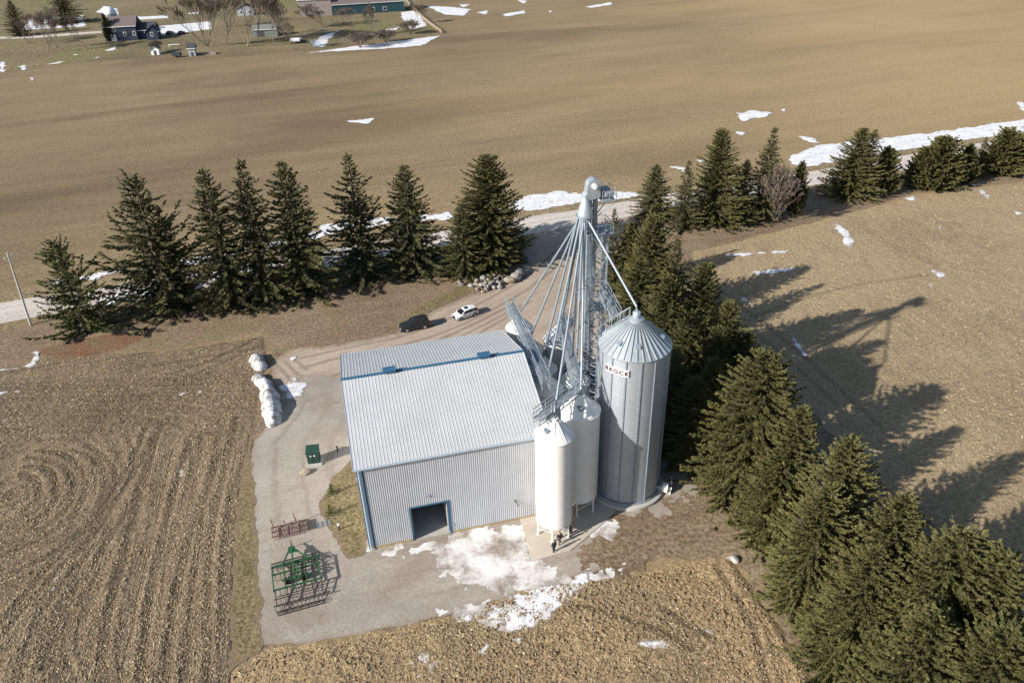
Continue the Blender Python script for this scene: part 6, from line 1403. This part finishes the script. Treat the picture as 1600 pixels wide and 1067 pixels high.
# rail fence running down to the field corner
fpts = [G(*p) for p in ((632, 0), (642, 12), (652, 22), (662, 32), (672, 40), (681, 47), (690, 53))]
fo = empty('rail_fence', fpts[0], 0, 'weathered timber rail fence running down to the field corner at the top', 'fence')
for p in fpts: q = p-fpts[0]; MB().bar((q[0], q[1], 0), (q[0], q[1], 1.7), .22).build('fence_post', M['fence'], fo)
for z in (.5, 1.0, 1.5):
    for a, b in zip(fpts[:-1], fpts[1:]): q, s = a-fpts[0], b-fpts[0]; MB().bar((q[0], q[1], z), (s[0], s[1], z), .08, .26).build('rail', M['fence'], fo)
GF = 'bare trees of the far farmstead'
for i, (tip, by, wpx, kd, lb) in enumerate([((305, -15), 76, 62, 'bare2', 'bare tree furthest left in the front row, above the board stack'), ((334, -25), 73, 50, 'bare1', 'bare tree with pale trunk second in the front row'), ((366, -30), 76, 60, 'bare2', 'tallest bare tree in front of the blue grey cottage'),
      ((412, -22), 75, 56, 'bare1', 'bare tree growing in front of the grey green shed'), ((424, -8), 68, 46, 'bare3', 'slim bare tree at the right end of the grey green shed'), ((452, 30), 79, 22, 'bare2', 'small bare sapling by the white and blue trailer'),
      ((55, 18), 85, 50, 'bare1', 'bare tree on the far left lawn below the two conifers'), ((70, 10), 78, 44, 'bare3', 'second bare tree on the far left lawn, its crown against the snow'), ((583, 8), 58, 26, 'bare2', 'small bare tree on the lawn below the teal shed'), ((345, -10), 45, 60, 'bare3', 'bare tree behind the front row beside the cottage'),
      ((480, 5), 48, 50, 'bare3', 'bare bushy tree at the foot of the old grey barn'), ((505, 15), 45, 40, 'bare1', 'bare tree in front of the right half of the old barn'), ((652, 5), 40, 26, 'bare3', 'bare shrub beside the rail fence'), ((385, -20), 70, 46, 'bare1', 'bare tree just left of the grey green shed'), ((320, -12), 58, 44, 'bare3', 'bare tree behind the two leftmost front row trees'), ((436, 8), 58, 30, 'bare2', 'thin bare tree between grey green shed and trailer'), ((536, 12), 42, 40, 'bare3', 'bare tree in front of the left end of the teal shed'), ((30, 20), 70, 40, 'bare2', 'bare tree by the lane at the far left'), ((118, 20), 78, 40, 'bare1', 'bare tree on the lawn left of the navy farmhouse')]):
    px_tree(kd, 'bare_tree', tip, by, wpx, lb, 'bare tree', GF)
for i, (tip, by, wpx, lb) in enumerate([((560, 50), 78, 60, 'brown thicket on the left of the scrub along the snowy verge'), ((600, 46), 70, 60, 'brown thicket in the middle of the scrub along the snowy verge'), ((640, 30), 56, 44, 'brown scrub at the foot of the rail fence'), ((240, 62), 84, 30, 'leafless brown shrub by the white playhouse')]):
    px_tree('bush', 'bare_bush', tip, by, wpx, lb, 'bush', 'brown scrub of the far farmstead')
GG = 'dark conifers of the far farmstead'
px_tree('sp1', 'spruce_tree', (14, 0), 62, 34, 'dark conifer at the top left corner of the far lawn', 'spruce tree', GG)
px_tree('sp3', 'spruce_tree', (92, -12), 46, 62, 'broad dark conifer left of the navy farmhouse at the top', 'spruce tree', GG)
px_tree('cedar1', 'cedar_tree', (160, 22), 66, 16, 'slim dark cedar against the left wall of the navy farmhouse', 'cedar tree', GG)
# ================================================================== LIGHT, SKY, CAMERA
w = bpy.data.worlds.new('World'); scene.world = w; w.use_nodes = True
nt = w.node_tree; bg = nt.nodes['Background']; sky = nt.nodes.new('ShaderNodeTexSky')
sky.sky_type = 'NISHITA'; sky.sun_disc = False; sky.sun_elevation = SUN_EL
sky.sun_rotation = math.atan2(-math.cos(SUN_AZ), -math.sin(SUN_AZ)); sky.altitude = 200
nt.links.new(sky.outputs[0], bg.inputs[0]); bg.inputs[1].default_value = .082
sl = bpy.data.lights.new('sun', 'SUN'); sl.energy = 4.6; sl.angle = R_(.55); sl.color = (1, .94, .86)
so = bpy.data.objects.new('sun', sl); COL.objects.link(so); so.location = (-60, -30, 90)
d = Vector((math.cos(SUN_AZ)*math.cos(SUN_EL), math.sin(SUN_AZ)*math.cos(SUN_EL), -math.sin(SUN_EL)))
so.rotation_euler = d.to_track_quat('-Z', 'Y').to_euler()
cam = bpy.data.cameras.new('camera'); co = bpy.data.objects.new('camera', cam); COL.objects.link(co)
cam.sensor_width = 36; cam.lens = F/1600*36; cam.clip_end = 9000; cam.clip_start = .5
cp, sp_ = math.cos(PITCH), math.sin(PITCH); cr, sr = math.cos(ROLL), math.sin(ROLL)
X = Vector((1, 0, 0)); D = Vector((0, -sp_, -cp)); Fw = Vector((0, cp, -sp_))
Rt = X*cr - D*sr; Dn = X*sr + D*cr
mat = Matrix((Rt, -Dn, -Fw)).transposed().to_4x4(); mat.translation = (0, 0, CH)
co.matrix_world = mat; scene.camera = co
vs = scene.view_settings; vs.view_transform = 'Standard'; vs.look = 'None'; vs.exposure = 0.76; vs.gamma = 1.0; vs.use_curve_mapping = False
